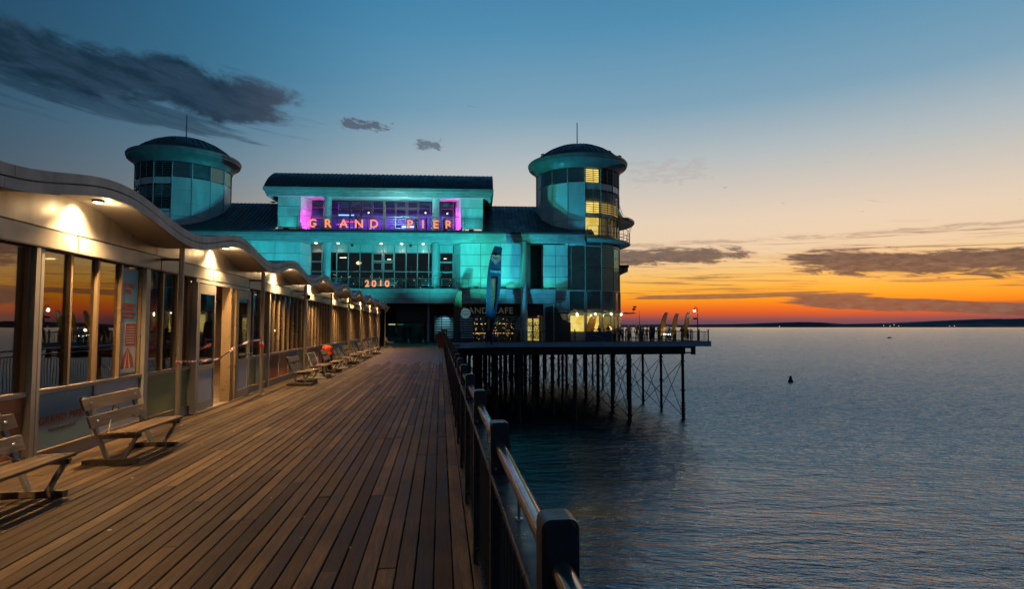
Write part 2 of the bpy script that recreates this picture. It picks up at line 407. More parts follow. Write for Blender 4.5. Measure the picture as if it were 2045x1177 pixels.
def hills(name, Y, prof, m, x0, x1, seed):
    b = MB(); n = 260; vs = []
    for i in range(n + 1):
        x = x0 + (x1 - x0) * i / n; hz = prof(x / Y) * Y
        hz += (noise.noise(Vector((x * .004, seed, 0))) * 5 + noise.noise(Vector((x * .02, seed, 3))) * 2.5) * (hz > 3)
        vs += [(x, Y, SEA - 6), (x, Y + 60, SEA + max(hz, .5)), (x, Y + 500, SEA + max(hz * .9, .4)), (x, Y + 700, SEA - 6)]
    fs = [(4 * i + k, 4 * i + 4 + k, 4 * i + 5 + k, 4 * i + 1 + k) for i in range(n) for k in range(3)]
    tag(b.add(vs, fs).build(name, m, smooth=True), kind='structure')
def pr1(t):   # t = tan of azimuth
    g = lambda c, w_, a: a * math.exp(-((t - c) / w_) ** 2)
    return .0022 + g(.66, .08, .0068) + g(.52, .10, .0036) + g(.95, .14, .0045) + g(.80, .06, .003)
def pr2(t):
    g = lambda c, w_, a: a * math.exp(-((t - c) / w_) ** 2)
    return .0035 + g(1.08, .22, .0125) + g(.3, .3, .001)
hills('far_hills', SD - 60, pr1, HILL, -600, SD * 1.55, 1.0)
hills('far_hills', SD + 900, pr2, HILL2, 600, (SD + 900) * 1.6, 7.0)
for k, (t_, zz) in enumerate([(.802, 12), (.815, 9), (.823, 20), (.832, 10), (.935, 9), (.945, 10), (.60, 6), (.275, 10)]):
    Yt = SD - 75; lm = MB()
    lm.tube([(0, 0, 0), (0, 0, zz)], .5, 6).ball((0, 0, zz + 1.6), 2.1, 8)
    lm.m = [0] * (len(lm.m) - 32) + [1] * 32
    o = lm.build('shore_lamp', [DARKM, EM('shore_glow', (1, .72, .4), 3.0)]); o.location = (Yt * t_, Yt, SEA)
    tag(o, 'warm light on the dark far shore, %s from the left' % {7: 'first', 6: 'second', 0: 'third', 1: 'fourth', 2: 'highest one, fifth', 3: 'sixth', 4: 'seventh', 5: 'eighth'}[k], 'lamp', 'lights on the far shore')

# ================================================================== PIER DECK
DX0, DX1 = -4.72, .345; PW = 5.065 / 40; NP = 40
deck = empty('pier_deck'); tag(deck, kind='structure')
plank_cache = {}
def plank_mesh(L):
    k = round(L, 1)
    if k not in plank_cache:
        o = MB(); h = PW / 2 - .0052; e = .004
        prof = [(-h, -.04), (-h, -e), (-h + e, 0), (h - e, 0), (h, -e), (h, -.04)]
        o.prism(prof, 0, k, 'y')
        plank_cache[k] = o.me('plank', WOOD)
    return plank_cache[k], k
rp = random.Random(3); nplank = 0; far_b = MB()
joists = [1.8 * k - 3.6 for k in range(40)]
for i in range(NP):
    x = DX0 + PW * (i + .5)
    ji = rp.choice([0, 0, 1, 2]); y = joists[0] + (rp.random() < .3) * 0.6 - 0.0
    y = -3.6 + rp.choice([0, .6, 1.2, 1.8, 2.4])
    while y < 58:
        L = rp.choice([3.6, 4.2, 4.8, 5.4, 3.0])
        if y < 24:
            me_, L = plank_mesh(L)
            o = link('plank', me_, deck); o.location = (x + rp.uniform(-.0015, .0015), y + .004, rp.uniform(-.0045, .003)); nplank += 1
            y += L + .011
        else:
            L = min(L, 58.2 - y)
            if L > .3: far_b.box(x - PW / 2 + .006, x + PW / 2 - .006, y + .004, y + L - .004, -.04, rp.uniform(-.004, .002))
            y += L
far_b.build('far_plank', WOODF, deck, kind='stuff')
# screw heads on the near planks
mb = MB()
for i in range(NP):
    x = DX0 + PW * (i + .5)
    for j in joists:
        if 2 < j < 16:
            for s in (-1, 1):
                cx_, cy_ = x + s * .04, j + s * .012
                mb.lathe([(0, .0022), (.005, .0018), (.0055, -.001)], 6, (cx_, cy_, .002))
mb.build('screw_head', DARKM, deck, kind='stuff')
mb = MB()
for j in joists: mb.box(DX0, DX1, j - .05, j + .05, -.25, -.045)
mb.box(DX0, DX1, -4, 58, -.5, -.26)
mb.build('joist', DARKM, deck)
MB().box(.345, .40, -4, 55.5, -.32, .0).build('edge_beam', RAILP, deck)
mb = MB()
for k in range(34):
    x, y, r_ = rp.uniform(-3.4, .1), rp.uniform(2.6, 14), rp.uniform(.004, .013)
    mb.add([(x + r_ * (1 + .5 * rp.random()) * math.cos(a * .785), y + r_ * (1 + .9 * rp.random()) * math.sin(a * .785), .0042) for a in range(8)], [tuple(range(8))])
mb.build('bird_dropping', M('dropping_white', (.55, .52, .46), .7), deck, kind='stuff')
# structure under the pier
for Y in range(-2, 56, 8):
    for X in (.0, -4.8, -9.8):
        MB().tube([(X, Y, SEA - 3), (X, Y, -.5)], .2, 10).build('pile', PILE, deck)
    MB().box(-10.2, .3, Y - .15, Y + .15, -1.0, -.5).build('cross_beam', PILE, deck)

# ---------------------------------------------------------------- railing on the right edge
rl = empty('pier_railing', (.28, 0, 0))
tag(rl, 'dark blue railing with round steel handrail along the right edge of the boardwalk', 'railing')
def round_top(wd, h, r=.022, n=4):
    p = [(-wd / 2, 0), (wd / 2, 0)]
    for k in range(n + 1):
        t = math.pi / 2 * k / n; p.append((wd / 2 - r + r * math.cos(t), h - r + r * math.sin(t)))
    for k in range(n + 1):
        t = math.pi / 2 + math.pi / 2 * k / n; p.append((-wd / 2 + r + r * math.cos(t), h - r + r * math.sin(t)))
    return p
pm = MB().prism(round_top(.088, 1.2), -.05, .05, 'y'); post0 = pm.build('post', RAILP, rl, True); bevel(post0, .009, 2)
SP = 1.41; ny = 40
bal = MB().tube([(0, 0, .09), (0, 0, .93)], .009, 6).me('baluster', RAILP, True)
railm = MB().tube([(0, .05, 1.085), (0, SP - .05, 1.085)], .026, 12).me('handrail', TUBE, True)
boardm = bevel(MB().box(-.045, .062, .05, SP - .05, .935, .965).build('top_rail', RAILP, rl), .004).data
botm = MB().box(-.02, .02, .05, SP - .05, .07, .095).me('bottom_rail', RAILP)
brk = MB().tube([(0, 0, .965), (0, 0, 1.065)], .006, 6).lathe([(.0, .006), (.017, .005), (.018, 0)], 8, (0, 0, .965)).me('bracket', TUBE, True)
bolt = MB().lathe([(0, .006), (.007, .005), (.008, 0)], 6).me('bolt', ZINC)
first = [o for o in rl.children if o.name.startswith('top_rail')][0]; bpy.data.objects.remove(first)
nb = 0; farbal = MB()
post0.location = (0, 1.38 + .05 - 2 * SP, 0)
for k in range(-2, ny - 1):
    y = 1.38 + .05 + k * SP
    if y > 55: break
    if k > -2: link('post', post0.data, rl).location = (0, y, 0)
    for nm, me_ in (('handrail', railm), ('top_rail', boardm), ('bottom_rail', botm)):
        link(nm, me_, rl).location = (0, y, 0)
    link('bracket', brk, rl).location = (0, y + SP / 2, 0)
    for q in range(11):
        yy = y + (q + 1) * SP / 12
        if y < 25: link('baluster', bal, rl).location = (0, yy, 0)
        else: farbal.tube([(0, yy, .09), (0, yy, .93)], .009, 4)
farbal.build('far_baluster', RAILP, rl, kind='stuff')
mb = MB()
for k in range(90):
    y = 1.6 + k * .12; mb.lathe([(0, .007), (.006, .006), (.008, 0)], 6, (.005, y, .001))
mb.build('bolt_row', ZINC, rl, kind='stuff')
mb = MB()
for k in range(-1, 12):
    y = 1.38 + .05 + k * SP - .052
    for z in (.12, .86, .99):
        for x in (-.022, .022): mb.tube([(x, y, z), (x, y - .006, z)], .007, 6)
mb.build('post_bolt', ZINC, rl, kind='stuff')

# ================================================================== ARCADE BUILDING ON THE LEFT
arc = empty('arcade_hall', (0, 0, 0))
tag(arc, 'long low glazed arcade hall with wavy roof and warm downlights left of the boardwalk', 'building')
BAY = 4.6; Y0A, Y1A = -3.3 , 47.55
XW = -4.72; XE = -4.1
ztop = lambda y: 3.345 - .145 * math.cos(2 * math.pi * (y - 10.5) / BAY)
zbot = lambda y: 3.105 - .15 * math.cos(2 * math.pi * (y - 10.5) / BAY)
def wave_strip(name, x0, x1, f0, f1, m, y0, y1, n=None, pr=arc):
    """solid between z=f0(y) and z=f1(y), from x0 to x1"""
    n = n or max(2, int((y1 - y0) / .14)); b = MB(); vs = []
    for i in range(n + 1):
        y = y0 + (y1 - y0) * i / n; a, c_ = f0(y), f1(y)
        vs += [(x0, y, a), (x1, y, a), (x1, y, c_), (x0, y, c_)]
    fs = [(4 * i + k, 4 * i + 4 + k, 4 * i + 4 + (k + 1) % 4, 4 * i + (k + 1) % 4) for i in range(n) for k in range(4)]
    fs += [(0, 1, 2, 3), (4 * n + 3, 4 * n + 2, 4 * n + 1, 4 * n)]
    return b.add(vs, fs).build(name, m, pr, True)
nbays = 11
ybs = [10.5 + BAY * k for k in range(-3, 9)]
for a, b_ in zip(ybs[:-1], ybs[1:]):
    j = .5 if True else 0
    wave_strip('upper_fascia', XE - .05, XE - .012, lambda y: zbot(y) + .128, ztop, FASC, a + .35, b_ + .35 - .006 if b_ < 47 else b_)
    wave_strip('lower_fascia', XE - .04, XE, zbot, lambda y: zbot(y) + .108, FASC, a + .2, b_ + .2 - .005 if b_ < 47 else b_)
    wave_strip('soffit', XW - .1, XE - .041, lambda y: zbot(y) + .02, lambda y: zbot(y) + .045, SOFF, a, b_)
wave_strip('roof_sheet', -10.0, XE - .055, lambda y: ztop(y) - .06, lambda y: ztop(y) - .01, ROOFT, Y0A, Y1A)
wave_strip('roof_trim', XE - .075, XE - .051, lambda y: zbot(y) + .06, lambda y: ztop(y) - .03, DARKM, Y0A, Y1A)
# tympanum panels above the beam, two a bay, and the beam covers
for a in ybs[:-1]:
    for h in (0, 1):
        y0, y1 = a + h * BAY / 2 + .004, a + (h + 1) * BAY / 2 - .004
        wave_strip('wave_panel', XW - .03, XW + .03, lambda y: 2.835, lambda y: zbot(y) + .019, METALP, y0, y1)
        bevel(box('beam_cover', (XW + .02, XW + .1, y0, y1, 2.575, 2.80), METAL, arc), .012, 2)
box('beam_core', (XW - .06, XW + .018, Y0A, Y1A, 2.56, 2.834), DARKM, arc)
# steel columns
cm = MB().tube([(0, 0, .01), (0, 0, 2.96)], .043, 14).me('column', COLM, True)
cb = MB().lathe([(.0, .012), (.085, .012), (.085, 0)], 14).me('base_plate', COLM)
for y in ybs[1:] :
    c_ = link('column', cm, arc); c_.location = (-4.3, y, 0)
    link('base_plate', cb, c_)
    box('column_tie', (XW + .03, -4.34, y - .02, y + .02, 2.74, 2.78), DARKM, arc)
# window wall --------------------------------------------------------
posts = [-1.6, .95, 3.5, 5.0, 7.53, 10.13] + [17.0 + 4.6 * k for k in range(0, 7)]
seg = []          # (y0, y1) glazing runs
door = (11.55, 15.25)
ylist = sorted(posts)
for a, b_ in zip(ylist[:-1], ylist[1:]):
    if a == 10.13: seg += [(10.22, 11.88), (15.11, 16.9)]
    else: seg.append((a + .09, b_ - .09))
seg.append((ylist[-1] + .09, Y1A - .1))
for y in ylist:
    m_ = MB(); m_.box(XW - .1, XW + .09, y - .085, y - .01, .0, 2.56); m_.mi = 1; m_.box(XW - .1, XW + .03, y - .01, y + .035, 0, 2.56); m_.mi = 0; m_.box(XW - .1, XW + .07, y + .035, y + .09, 0, 2.56)
    m_.build('wall_post', [METAL, DARKM], arc)
pcols = {'blue': (.15, .25, .31), 'grey': (.36, .37, .42), 'green': (.17, .20, .085), 'red': (.26, .045, .04), 'orange': (.38, .13, .05), 'sage': (.20, .24, .18), 'teal': (.07, .16, .20)}
PM = {k: M('panel_' + k, v, .42, 0, .12, 1.2) for k, v in pcols.items()}
order = ['red', 'orange', 'teal', 'green', 'sage', 'red', 'red', 'green', 'teal', 'sage', 'grey', 'green']
oi_ = 0
nm_total = 0
for (a, b_) in seg:
    n = max(1, round((b_ - a) / .575)); s_ = (b_ - a) / n
    box('sill', (XW - .05, XW + .055, a, b_, .845, .90), METAL, arc)
    box('sill_edge', (XW + .056, XW + .062, a, b_, .882, .898), MULL, arc)
    box('plinth', (XW - .02, XW + .03, a, b_, .0, .15), METAL, arc)
    box('panel_ledge', (XW - .02, XW + .06, a, b_, .15, .175), MULL, arc)
    for k in range(n + 1):
        y = a + k * s_
        if 0 < k < n:
            mm = MB().box(XW - .05, XW + .03, y - .024, y + .022, .90, 2.56); mm.build('mullion', MULL, arc)
            box('mullion_gap', (XW - .045, XW - .025, y - .040, y - .025, .90, 2.56), DARKM, arc)
        elif k in (0, n):
            e = .03 if k == 0 else -.03; box('mullion', (XW - .09, XW + .03, min(y, y + e), max(y, y + e), .90, 2.56), MULL, arc)
    for k in range(n):
        box('pane', (XW - .02, XW - .014, a + k * s_ + .028, a + (k + 1) * s_ - .03, .901, 2.559), GLS, arc)
    npn = max(1, round((b_ - a) / 1.15)); ps_ = (b_ - a) / npn
    for k in range(npn):
        y0, y1 = a + k * ps_, a + (k + 1) * ps_
        if y0 < 7.4: cn = 'orange' if k == npn - 1 else 'sage'
        elif y0 < 8.3: cn = 'blue'
        elif y0 < 10: cn = 'grey'
        elif y0 < 10.4: cn = 'green'
        elif y0 < 17 and y0 > 15: cn = ['green', 'sage'][k % 2]
        elif y0 < 17: cn = 'grey'
        else: cn = order[oi_ % 12]; oi_ += 1
        pn = box('lower_panel', (XW - .01, XW + .012, y0 + (.03 if k else .005), y1 - (.03 if k < npn - 1 else .005), .176, .844), PM[cn], arc)
        if k: box('panel_stile', (XW - .01, XW + .035, y0 - .029, y0 + .029, .176, .844), METAL, arc)
ORG = M('sign_orange', (.30, .07, .03), .5)
SIGD = M('sign_dark', (.12, .10, .10), .5)
text('sign_lettering', 'GRAND PIER', .135, .002, ORG, Matrix.Translation((XW + .0145, 7.72, .47)) @ SIDE, arc, bold=.004, space=1.18)
text('sign_lettering', 'WESTON-SUPER-MARE', .045, .002, SIGD, Matrix.Translation((XW + .0145, 7.90, .385)) @ SIDE, arc, bold=.001, space=1.25)
# small plates under the lower fascia etc. --- downlights at each wave crest
lampb = MB().lathe([(.0, .012), (.062, .012), (.07, .012), (.075, .05), (.06, .05)], 16)
for k in range(-1, 9):
    y = 8.2 + BAY * k
    if y > 46: break
    L_ = lampb.build('downlight', DARKM, arc, True); L_.location = (-4.40, y, zbot(y) - .018)
    dd = MB().lathe([(0, 0), (.055, 0)], 14).build('lamp_face', WARM, L_); dd.location = (0, 0, .006)
    spot('arcade_spot', (-4.40, y, zbot(y) - .05), (-4.10, y, 0), 620 * LS, (1, .60, .25), 134, .95, .045)
    spot('arcade_wash', (-4.50, y + .02, zbot(y) - .03), (-4.69, y + .02, 2.86), 150 * LS, (1, .66, .33), 118, .9, .03)
    point('arcade_glow', (-4.34, y + .12, zbot(y) - .09), 6 * LS, (1, .66, .32), .03)
# end wall with gable
box('end_wall', (-9.9, XW - .11, Y1A - .1, Y1A, 0, 3.1), METALP, arc)
# interior ------------------------------------------------------------
IW = M('inner_wall', (.16, .10, .06), .7, 0, .4, .7)
IF_ = M('inner_floor', (.14, .085, .04), .4, 0, .4, 1.4)
box('inner_floor', (-10, XW - .0, Y0A, Y1A, -.06, -.004), IF_, arc)
box('inner_wall', (-10.06, -9.9, Y0A, Y1A, -.06, 3.0), IW, arc)
box('inner_ceiling', (-9.9, XW - .1, Y0A, Y1A, 2.78, 2.83), IW, arc)
lampi = MB().box(-.09, .09, -.03, .03, 0, .02).me('ceiling_lamp', WARMS)
for (x, y) in [(-6.2, 13.2), (-6.4, 10.6), (-6.3, 15.8), (-7.5, 19.5), (-6.5, 22.0), (-7.2, 26), (-6.5, 31), (-7, 8.3), (-6.4, 5.6), (-6.8, 36)]:
    link('ceiling_lamp', lampi, arc).location = (x, y, 2.755)
    area('inner_lamp', (x, y, 2.748), (x, y, 0), 62 * LS, (1, .62, .28), .2, .07)
# doorway ---------------------------------------------------------------
XD = -4.60
GREYP = PM['grey']
for (y0, y1) in ((12.0, 12.84), (14.2, 15.0)):
    d_ = empty('door', (XD, y0, 0), 0, arc); L = y1 - y0
    fr = MB(); fr.box(-.025, .025, 0, .055, .03, 2.47).box(-.025, .025, L - .055, L, .03, 2.47).box(-.0245, .0245, .056, L - .056, 2.28, 2.47).box(-.0245, .0245, .056, L - .056, .80, .89).box(-.0245, .0245, .056, L - .056, .03, .19)
    fr.build('door_frame', METAL, d_)
    box('door_glass', (-.004, .004, .056, L - .056, .89, 2.28), GLS, d_)
    box('door_panel', (-.008, .010, .056, L - .056, .19, .80), GREYP, d_)
    MB().tube([(.03, .1, .99), (.13, .12, 1.0), (.13, L - .1, 1.0), (.03, L - .08, .99)], .019, 8).build('push_bar', TUBE, d_, True)
for (y0, y1) in ((11.89, 11.98), (13.74, 13.82), (14.07, 14.18), (15.02, 15.10)):
    box('door_jamb', (XW - .05, XD + .03, y0, y1, 0, 2.49), MULL if y0 in (13.74, 14.07) else METAL, arc)
box('door_head', (XW + .03, XD - .001, 11.9, 15.1, 2.49, 2.56), METAL, arc)
box('door_threshold', (XW, XD + .05, 11.99, 15.01, .004, .016), COLM, arc)
# things inside / on the glass
RED = M('poster_red', (.42, .06, .02), .5); CRE = M('poster_cream', (.55, .5, .42), .5); SKYB = M('poster_blue', (.13, .34, .45), .45, 0, .2, 1)
ps = empty('window_poster', (XW - .004, 9.47, .93))
tag(ps, 'tall pale blue poster with orange lettering and a red circus tent in a window pane', 'poster')
box('poster_sheet', (-.004, 0, 0, .50, 0, 1.60), SKYB, ps)
box('white_area', (.001, .003, .02, .48, .02, .78), M('poster_white', (.48, .47, .44), .5), ps)
text('poster_lettering', 'GRAND', .10, .001, RED, Matrix.Translation((.003, .06, 1.30)) @ SIDE, ps, bold=.002)
text('poster_lettering', 'PIER', .10, .001, RED, Matrix.Translation((.003, .12, 1.21)) @ SIDE, ps, bold=.002)
mb = MB()
for k in range(4): mb.box(.003, .005, .05, .43 - .04 * (k % 2), 1.03 - k * .06, 1.065 - k * .06)
mb.box(.004, .006, .16, .46, .42, .76).build('printed_block', RED, ps)
mb = MB()
for k in range(7): mb.box(.0065, .0075, .19, .43, .46 + k * .04, .475 + k * .04)
mb.build('printed_line', CRE, ps)
mb = MB(); mb.prism([(.05, .08), (.43, .08), (.39, .24), (.24, .40), (.09, .24)], .004, .006, 'x').build('tent_print', RED, ps)
mb = MB(); mb.prism([(.14, .08), (.18, .08), (.235, .37)], .0065, .0075, 'x'); mb.prism([(.29, .08), (.33, .08), (.245, .37)], .0065, .0075, 'x').build('tent_stripe', CRE, ps)
cs = box('closed_sign', (-.02, .0, 0, .42, 0, .55), M('sign_green_grey', (.07, .10, .08), .6)); cs.location = (-5.1, 9.05, 1.0)
tag(cs, 'dark green board reading CLOSED standing inside the pane left of the blue poster', 'sign')
text('board_lettering', 'CLOSED', .12, .001, M('ink', (.004, .004, .004), .6), Matrix.Translation((.002, .02, .3)) @ SIDE, cs, bold=.003)
rd = empty('ride_car', (-6.0, 8.1, 0))
tag(rd, 'glossy red rounded ride car seen through the leftmost pane', 'ride')
REDG = M('ride_red', (.55, .03, .01), .18, 0, .1, 2, coat=.5)
MB().lathe([(.0, 1.15), (.25, 1.1), (.5, .9), (.6, .6), (.55, .2), (.0, .2)], 20).build('body', REDG, rd, True)
MB().tube([(.3, -.6, 1.1), (.3, -.3, 1.45), (.3, .2, 1.5), (.3, .55, 1.3)], [.03, .06, .06, .03], 8).build('canopy_arc', REDG, rd, True)
MB().lathe([(0, .0), (.62, 0), (.62, .19), (0, .19)], 20).build('base', M('ride_yellow', (.5, .25, .04), .4), rd)
for (x, y, sx, h, c_, lb) in [(-6.6, 8.95, .5, 1.3, (.22, .12, .05), 'low brown display counter inside the second and third left panes'), (-7.5, 10.8, .7, 1.1, (.10, .07, .05), 'dark wooden counter behind the green panel window')]:
    o = empty('counter', (x, y, 0)); tag(o, lb, 'counter'); q = M('counter_paint', c_, .5)
    bevel(box('cabinet', (-.4, .4, -sx, sx, 0, h - .3), q, o), .02); box('worktop', (-.45, .45, -sx - .05, sx + .05, h - .3, h - .26), MULL, o)
    for k in range(4): MB().tube([(0, -sx + .2 + k * .3, h - .26), (0, -sx + .2 + k * .3, h - .05)], .06, 8).build('jar', [REDG, SKYB, CRE, REDG][k], o, True)
rk = empty('poster_rack', (-6.35, 14.4, 0)); tag(rk, 'red and orange leaflet rack inside the open doorway', 'rack')
box('back_board', (-.6, .0, 0, .05, .8, 2.25), M('rack_board', (.28, .07, .03), .5), rk)
for k in range(6):
    for j in range(3): box('leaflet', (-.56 + j * .19, -.41 + j * .19, -.02, -.001, .86 + k * .23, 1.03 + k * .23), [RED, ORG, CRE, RED][(k * 2 + j) % 4], rk)
box('low_panel', (-1.3, .5, -.02, .03, .12, .72), CRE, rk); box('foot', (-1.3, .5, -.02, .05, 0, .11), MULL, rk)
# CCTV domes and round lamp on the beam
def cctv(y, m, lb):
    o = empty('security_camera', (XW + .1, y, 2.66)); tag(o, lb, 'camera')
    box('bracket', (0, .16, -.015, .015, .02, .05), DARKM, o); MB().ball((.2, 0, -.03), .085, 12).build('dome', m, o, True)
cctv(20.6, M('dome_black', (.02, .02, .02), .12), 'black dome camera bracketed on the beam above the third bay')
cctv(30.7, EM('round_lamp_yellow', (1, .62, .18), 1.6), 'round yellow lamp on the beam further along the arcade')
ns = box('wall_notice', (0, .012, 0, .35, 0, .32), M('notice_yellow', (.5, .38, .08), .5)); ns.location = (XW + .05, 43.2, 1.5)
tag(ns, 'small yellow notice on the far end of the arcade wall', 'notice')

# ================================================================== BENCHES
LEGM = M('bench_leg', (.20, .18, .155), .55, 0, .3, 8, .1, 30)
def timber_bench():
    b = empty('bench'); L = 1.24
    for k in range(3):
        s_ = MB().box(.02 + k * .12, .116 + k * .12, -.03, L + .03, .355 + .006 * k, .385 + .006 * k).build('seat_slat', SEATW, b); bevel(s_, .004)
    for (x, z) in ((-.232, .66), (-.150, .45)):
        s_ = MB(); s_.add([(x, -.05, z), (x + .03, -.05, z - .01), (x + .03 - .045, -.05, z + .125), (x - .045, -.05, z + .13), (x, L + .05, z), (x + .03, L + .05, z - .01), (x + .03 - .045, L + .05, z + .125), (x - .045, L + .05, z + .13)],
              [(0, 1, 2, 3), (7, 6, 5, 4), (0, 4, 5, 1), (1, 5, 6, 2), (2, 6, 7, 3), (3, 7, 4, 0)])
        s_.build('back_slat', BWOOD, b); 
        for y in (.10, L - .10):
            q = MB().lathe([(0, .012), (.014, .009), (.017, 0)], 8).build('bolt', ZINC, b); q.location = (x + .012, y, z + .065); q.rotation_euler = (0, R(72), 0)
    for y in (.08, L - .08):
        MB().bar((-.27, y, .03), (.33, y, .03), .075, .055).build('foot', BWOOD, b)
        MB().bar((-.0, y, .055), (-.31, y - .0, .80), .034, .06, (0, 1, 0)).build('rear_leg', LEGM, b)
        MB().bar((.17, y, .055), (.33, y, .35), .034, .055, (0, 1, 0)).build('front_leg', LEGM, b)
        MB().bar((-.13, y, .325), (.36, y, .335), .045, .05).build('seat_bearer', BWOOD, b)
    MB().bar((-.02, .1, .33), (-.25, .66, .62), .012).bar((-.02, L - .1, .33), (-.25, .66, .62), .012).build('brace', TUBE, b)
    for k in range(3):
        for y in (.08, L - .08):
            q = MB().lathe([(0, .006), (.009, .004), (.011, 0)], 8).build('bolt', ZINC, b); q.location = (.075 + k * .12, y, .386 + .006 * k)
    return b
IRON = M('white_iron', (.52, .50, .46), .45, 0, .2, 8)
def iron_bench():
    b = empty('bench'); L = 1.24
    for k in range(4):
        s_ = MB().box(-.02 + k * .095, .065 + k * .095, -.03, L + .03, .385, .41).build('seat_slat', SEATW, b)
    for (x, z) in ((-.235, .66), (-.16, .47)):
        MB().add([(x, -.05, z), (x + .028, -.05, z - .01), (x - .012, -.05, z + .115), (x - .04, -.05, z + .12), (x, L + .05, z), (x + .028, L + .05, z - .01), (x - .012, L + .05, z + .115), (x - .04, L + .05, z + .12)],
              [(0, 1, 2, 3), (7, 6, 5, 4), (0, 4, 5, 1), (1, 5, 6, 2), (2, 6, 7, 3), (3, 7, 4, 0)]).build('back_slat', BWOOD, b)
    for y in (.15, L - .15):
        MB().bar((-.25, y, .03), (.32, y, .03), .06, .05).build('foot', IRON, b)
        MB().bar((.10, y, .05), (.08, y, .38), .05, .06, (0, 1, 0)).build('pedestal', IRON, b)
        MB().bar((-.10, y, .38), (-.27, y, .80), .03, .05, (0, 1, 0)).build('back_support', IRON, b)
    return b
tb = timber_bench(); ib = iron_bench(); used_t = used_i = False
blist = [(5.2, 't', 'timber bench nearest the camera, cut off by the left edge of the picture'),
         (7.66, 't', 'timber bench with two wide back boards in front of the GRAND PIER panel')]
rep = ['timber bench beside the deep red panel, first of the row past the doors', 'white legged bench just before the orange topped bin', 'timber bench standing right in front of the orange topped bin',
       'white legged bench just behind the orange topped bin', 'timber bench with a cardboard sheet leaning on its seat', 'white legged bench next after the cardboard sheet bench',
       'timber bench fourth before the gap at the arcade end', 'white legged bench second to last before the gap at the arcade end', 'timber bench last before the gap at the arcade end']
for k, l in enumerate(rep): blist.append((17.12 + 2.3 * k, 'ti'[k % 2], l))
blist.append((46.4, 'i', 'small lone bench at the far end corner of the arcade'))
for (y, ty, lb) in blist:
    if ty == 't': o = tb if not used_t else copy_tree(tb); used_t = True
    else: o = ib if not used_i else copy_tree(ib); used_i = True
    o.location = (-3.94, y, 0); o.rotation_euler = (0, 0, R(random.uniform(-1.5, 1.5)) if y > 16 else 0)
    tag(o, lb, 'bench', 'benches along the arcade')
cbd = MB().box(-.30, .30, 0, .5, 0, .008).build('cardboard_sheet', M('cardboard', (.42, .22, .09), .7)); cbd.location = (-3.85, 27.0, .40); cbd.rotation_euler = (0, R(-14), 0)
tag(cbd, 'orange brown cardboard sheet lying on a bench seat beyond the bin', 'cardboard')
# litter bin
bn = empty('litter_bin', (-4.22, 23.15, 0)); tag(bn, 'litter bin with bright orange red hood and dark body among the benches', 'bin')
OR = M('bin_orange', (.72, .075, .02), .28, 0, .1, 3)
MB().lathe([(0, 0), (.17, 0), (.19, .05), (.21, .60), (0, .60)], 20).build('bin_body', M('bin_dark', (.06, .02, .02), .4), bn, True)
MB().lathe([(.235, .58), (.24, .66), (.20, .68)], 20).build('rim', OR, bn, True)
MB().lathe([(.20, .68), (.20, .72), (.21, .74), (.20, .86), (.14, .92), (0, .935)], 20).build('hood', OR, bn, True)
box('bin_opening', (.10, .212, -.09, .09, .745, .83), DARK, bn)
# barrier tape
RT = bpy.data.materials.new('tape_red_white'); RT.use_nodes = True; t = RT.node_tree
tcn = t.nodes.new('ShaderNodeTexCoord'); x_, y_, z_ = sep(t, tcn.outputs['Object'])
st = (y_ * 7.0 + z_ * 5.0).frac().gt(.5)
t.links.new(mixc(t, st, (.55, .03, .02), (.62, .58, .55)), t.nodes['Principled BSDF'].inputs['Base Color'])
tp = empty('barrier_tape', (0, 0, 0)); tag(tp, 'red and white striped tape tied across the open doorway between two columns', 'tape')
def ribbon(pts, wd=.05):
    b = MB(); vs = []
    for i, p in enumerate(pts):
        tw = .6 * math.sin(i * .9); vs += [(p[0] - wd / 2 * math.sin(tw), p[1], p[2] - wd / 2 * math.cos(tw)), (p[0] + wd / 2 * math.sin(tw), p[1], p[2] + wd / 2 * math.cos(tw))]
    return b.add(vs, [(2 * i, 2 * i + 2, 2 * i + 3, 2 * i + 1) for i in range(len(pts) - 1)])
def cat(a, b_, sag, n=22): return [(a[0] + (b_[0] - a[0]) * i / n, a[1] + (b_[1] - a[1]) * i / n, a[2] + (b_[2] - a[2]) * i / n - sag * 4 * (i / n) * (1 - i / n)) for i in range(n + 1)]
ribbon(cat((-4.25, 10.52, 1.07), (-4.27, 12.3, 1.03), .03), .035).build('near_length', RT, tp)
ribbon(cat((-4.27, 12.3, 1.03), (-4.3, 15.05, 1.31), -.10), .05).build('far_length', RT, tp)
MB().lathe([(.05, 0), (.052, .09), (.05, .16)], 12, (-4.3, 15.1, 1.13)).lathe([(.05, 0), (.052, .05)], 12, (-4.3, 10.5, 1.03)).build('wrapped_knot', RT, tp)

# ================================================================== PLATFORM ON PILES
pf = empty('pier_platform'); tag(pf, 'broad platform on dark iron piles with crossed tie rods under the pavilion', 'platform')
FL = M('platform_floor', (.07, .06, .06), .35, 0, .3, .6)
PX1, PY0 = 27.35, 58.0
MB().prism([(-30, 58.25), (.345, 58.25), (.345, 55.5), (1.1, 55.5), (4.45, 58.25), (PX1 - .1, 58.25), (PX1 - .1, 112), (-30, 112)], -.3, -.003, 'z').build('floor_slab', FL, pf)
box('edge_board', (4.40, PX1, PY0 - .02, PY0 + .12, -.40, .10), FASB, pf)
box('edge_board', (PX1 - .12, PX1, PY0 + .13, 112, -.40, .10), FASB, pf)
MB().bar((.45, 55.2, -.16), (4.4, 57.99, -.16), .12, .5).build('edge_board', FASB, pf)
box('edge_cap', (4.3, PX1 + .06, PY0 - .07, PY0 + .17, .101, .135), RAILP, pf)
box('front_girder', (1.5, 24.75, PY0 + .35, PY0 + .65, -1.2, -.41), PILE, pf)
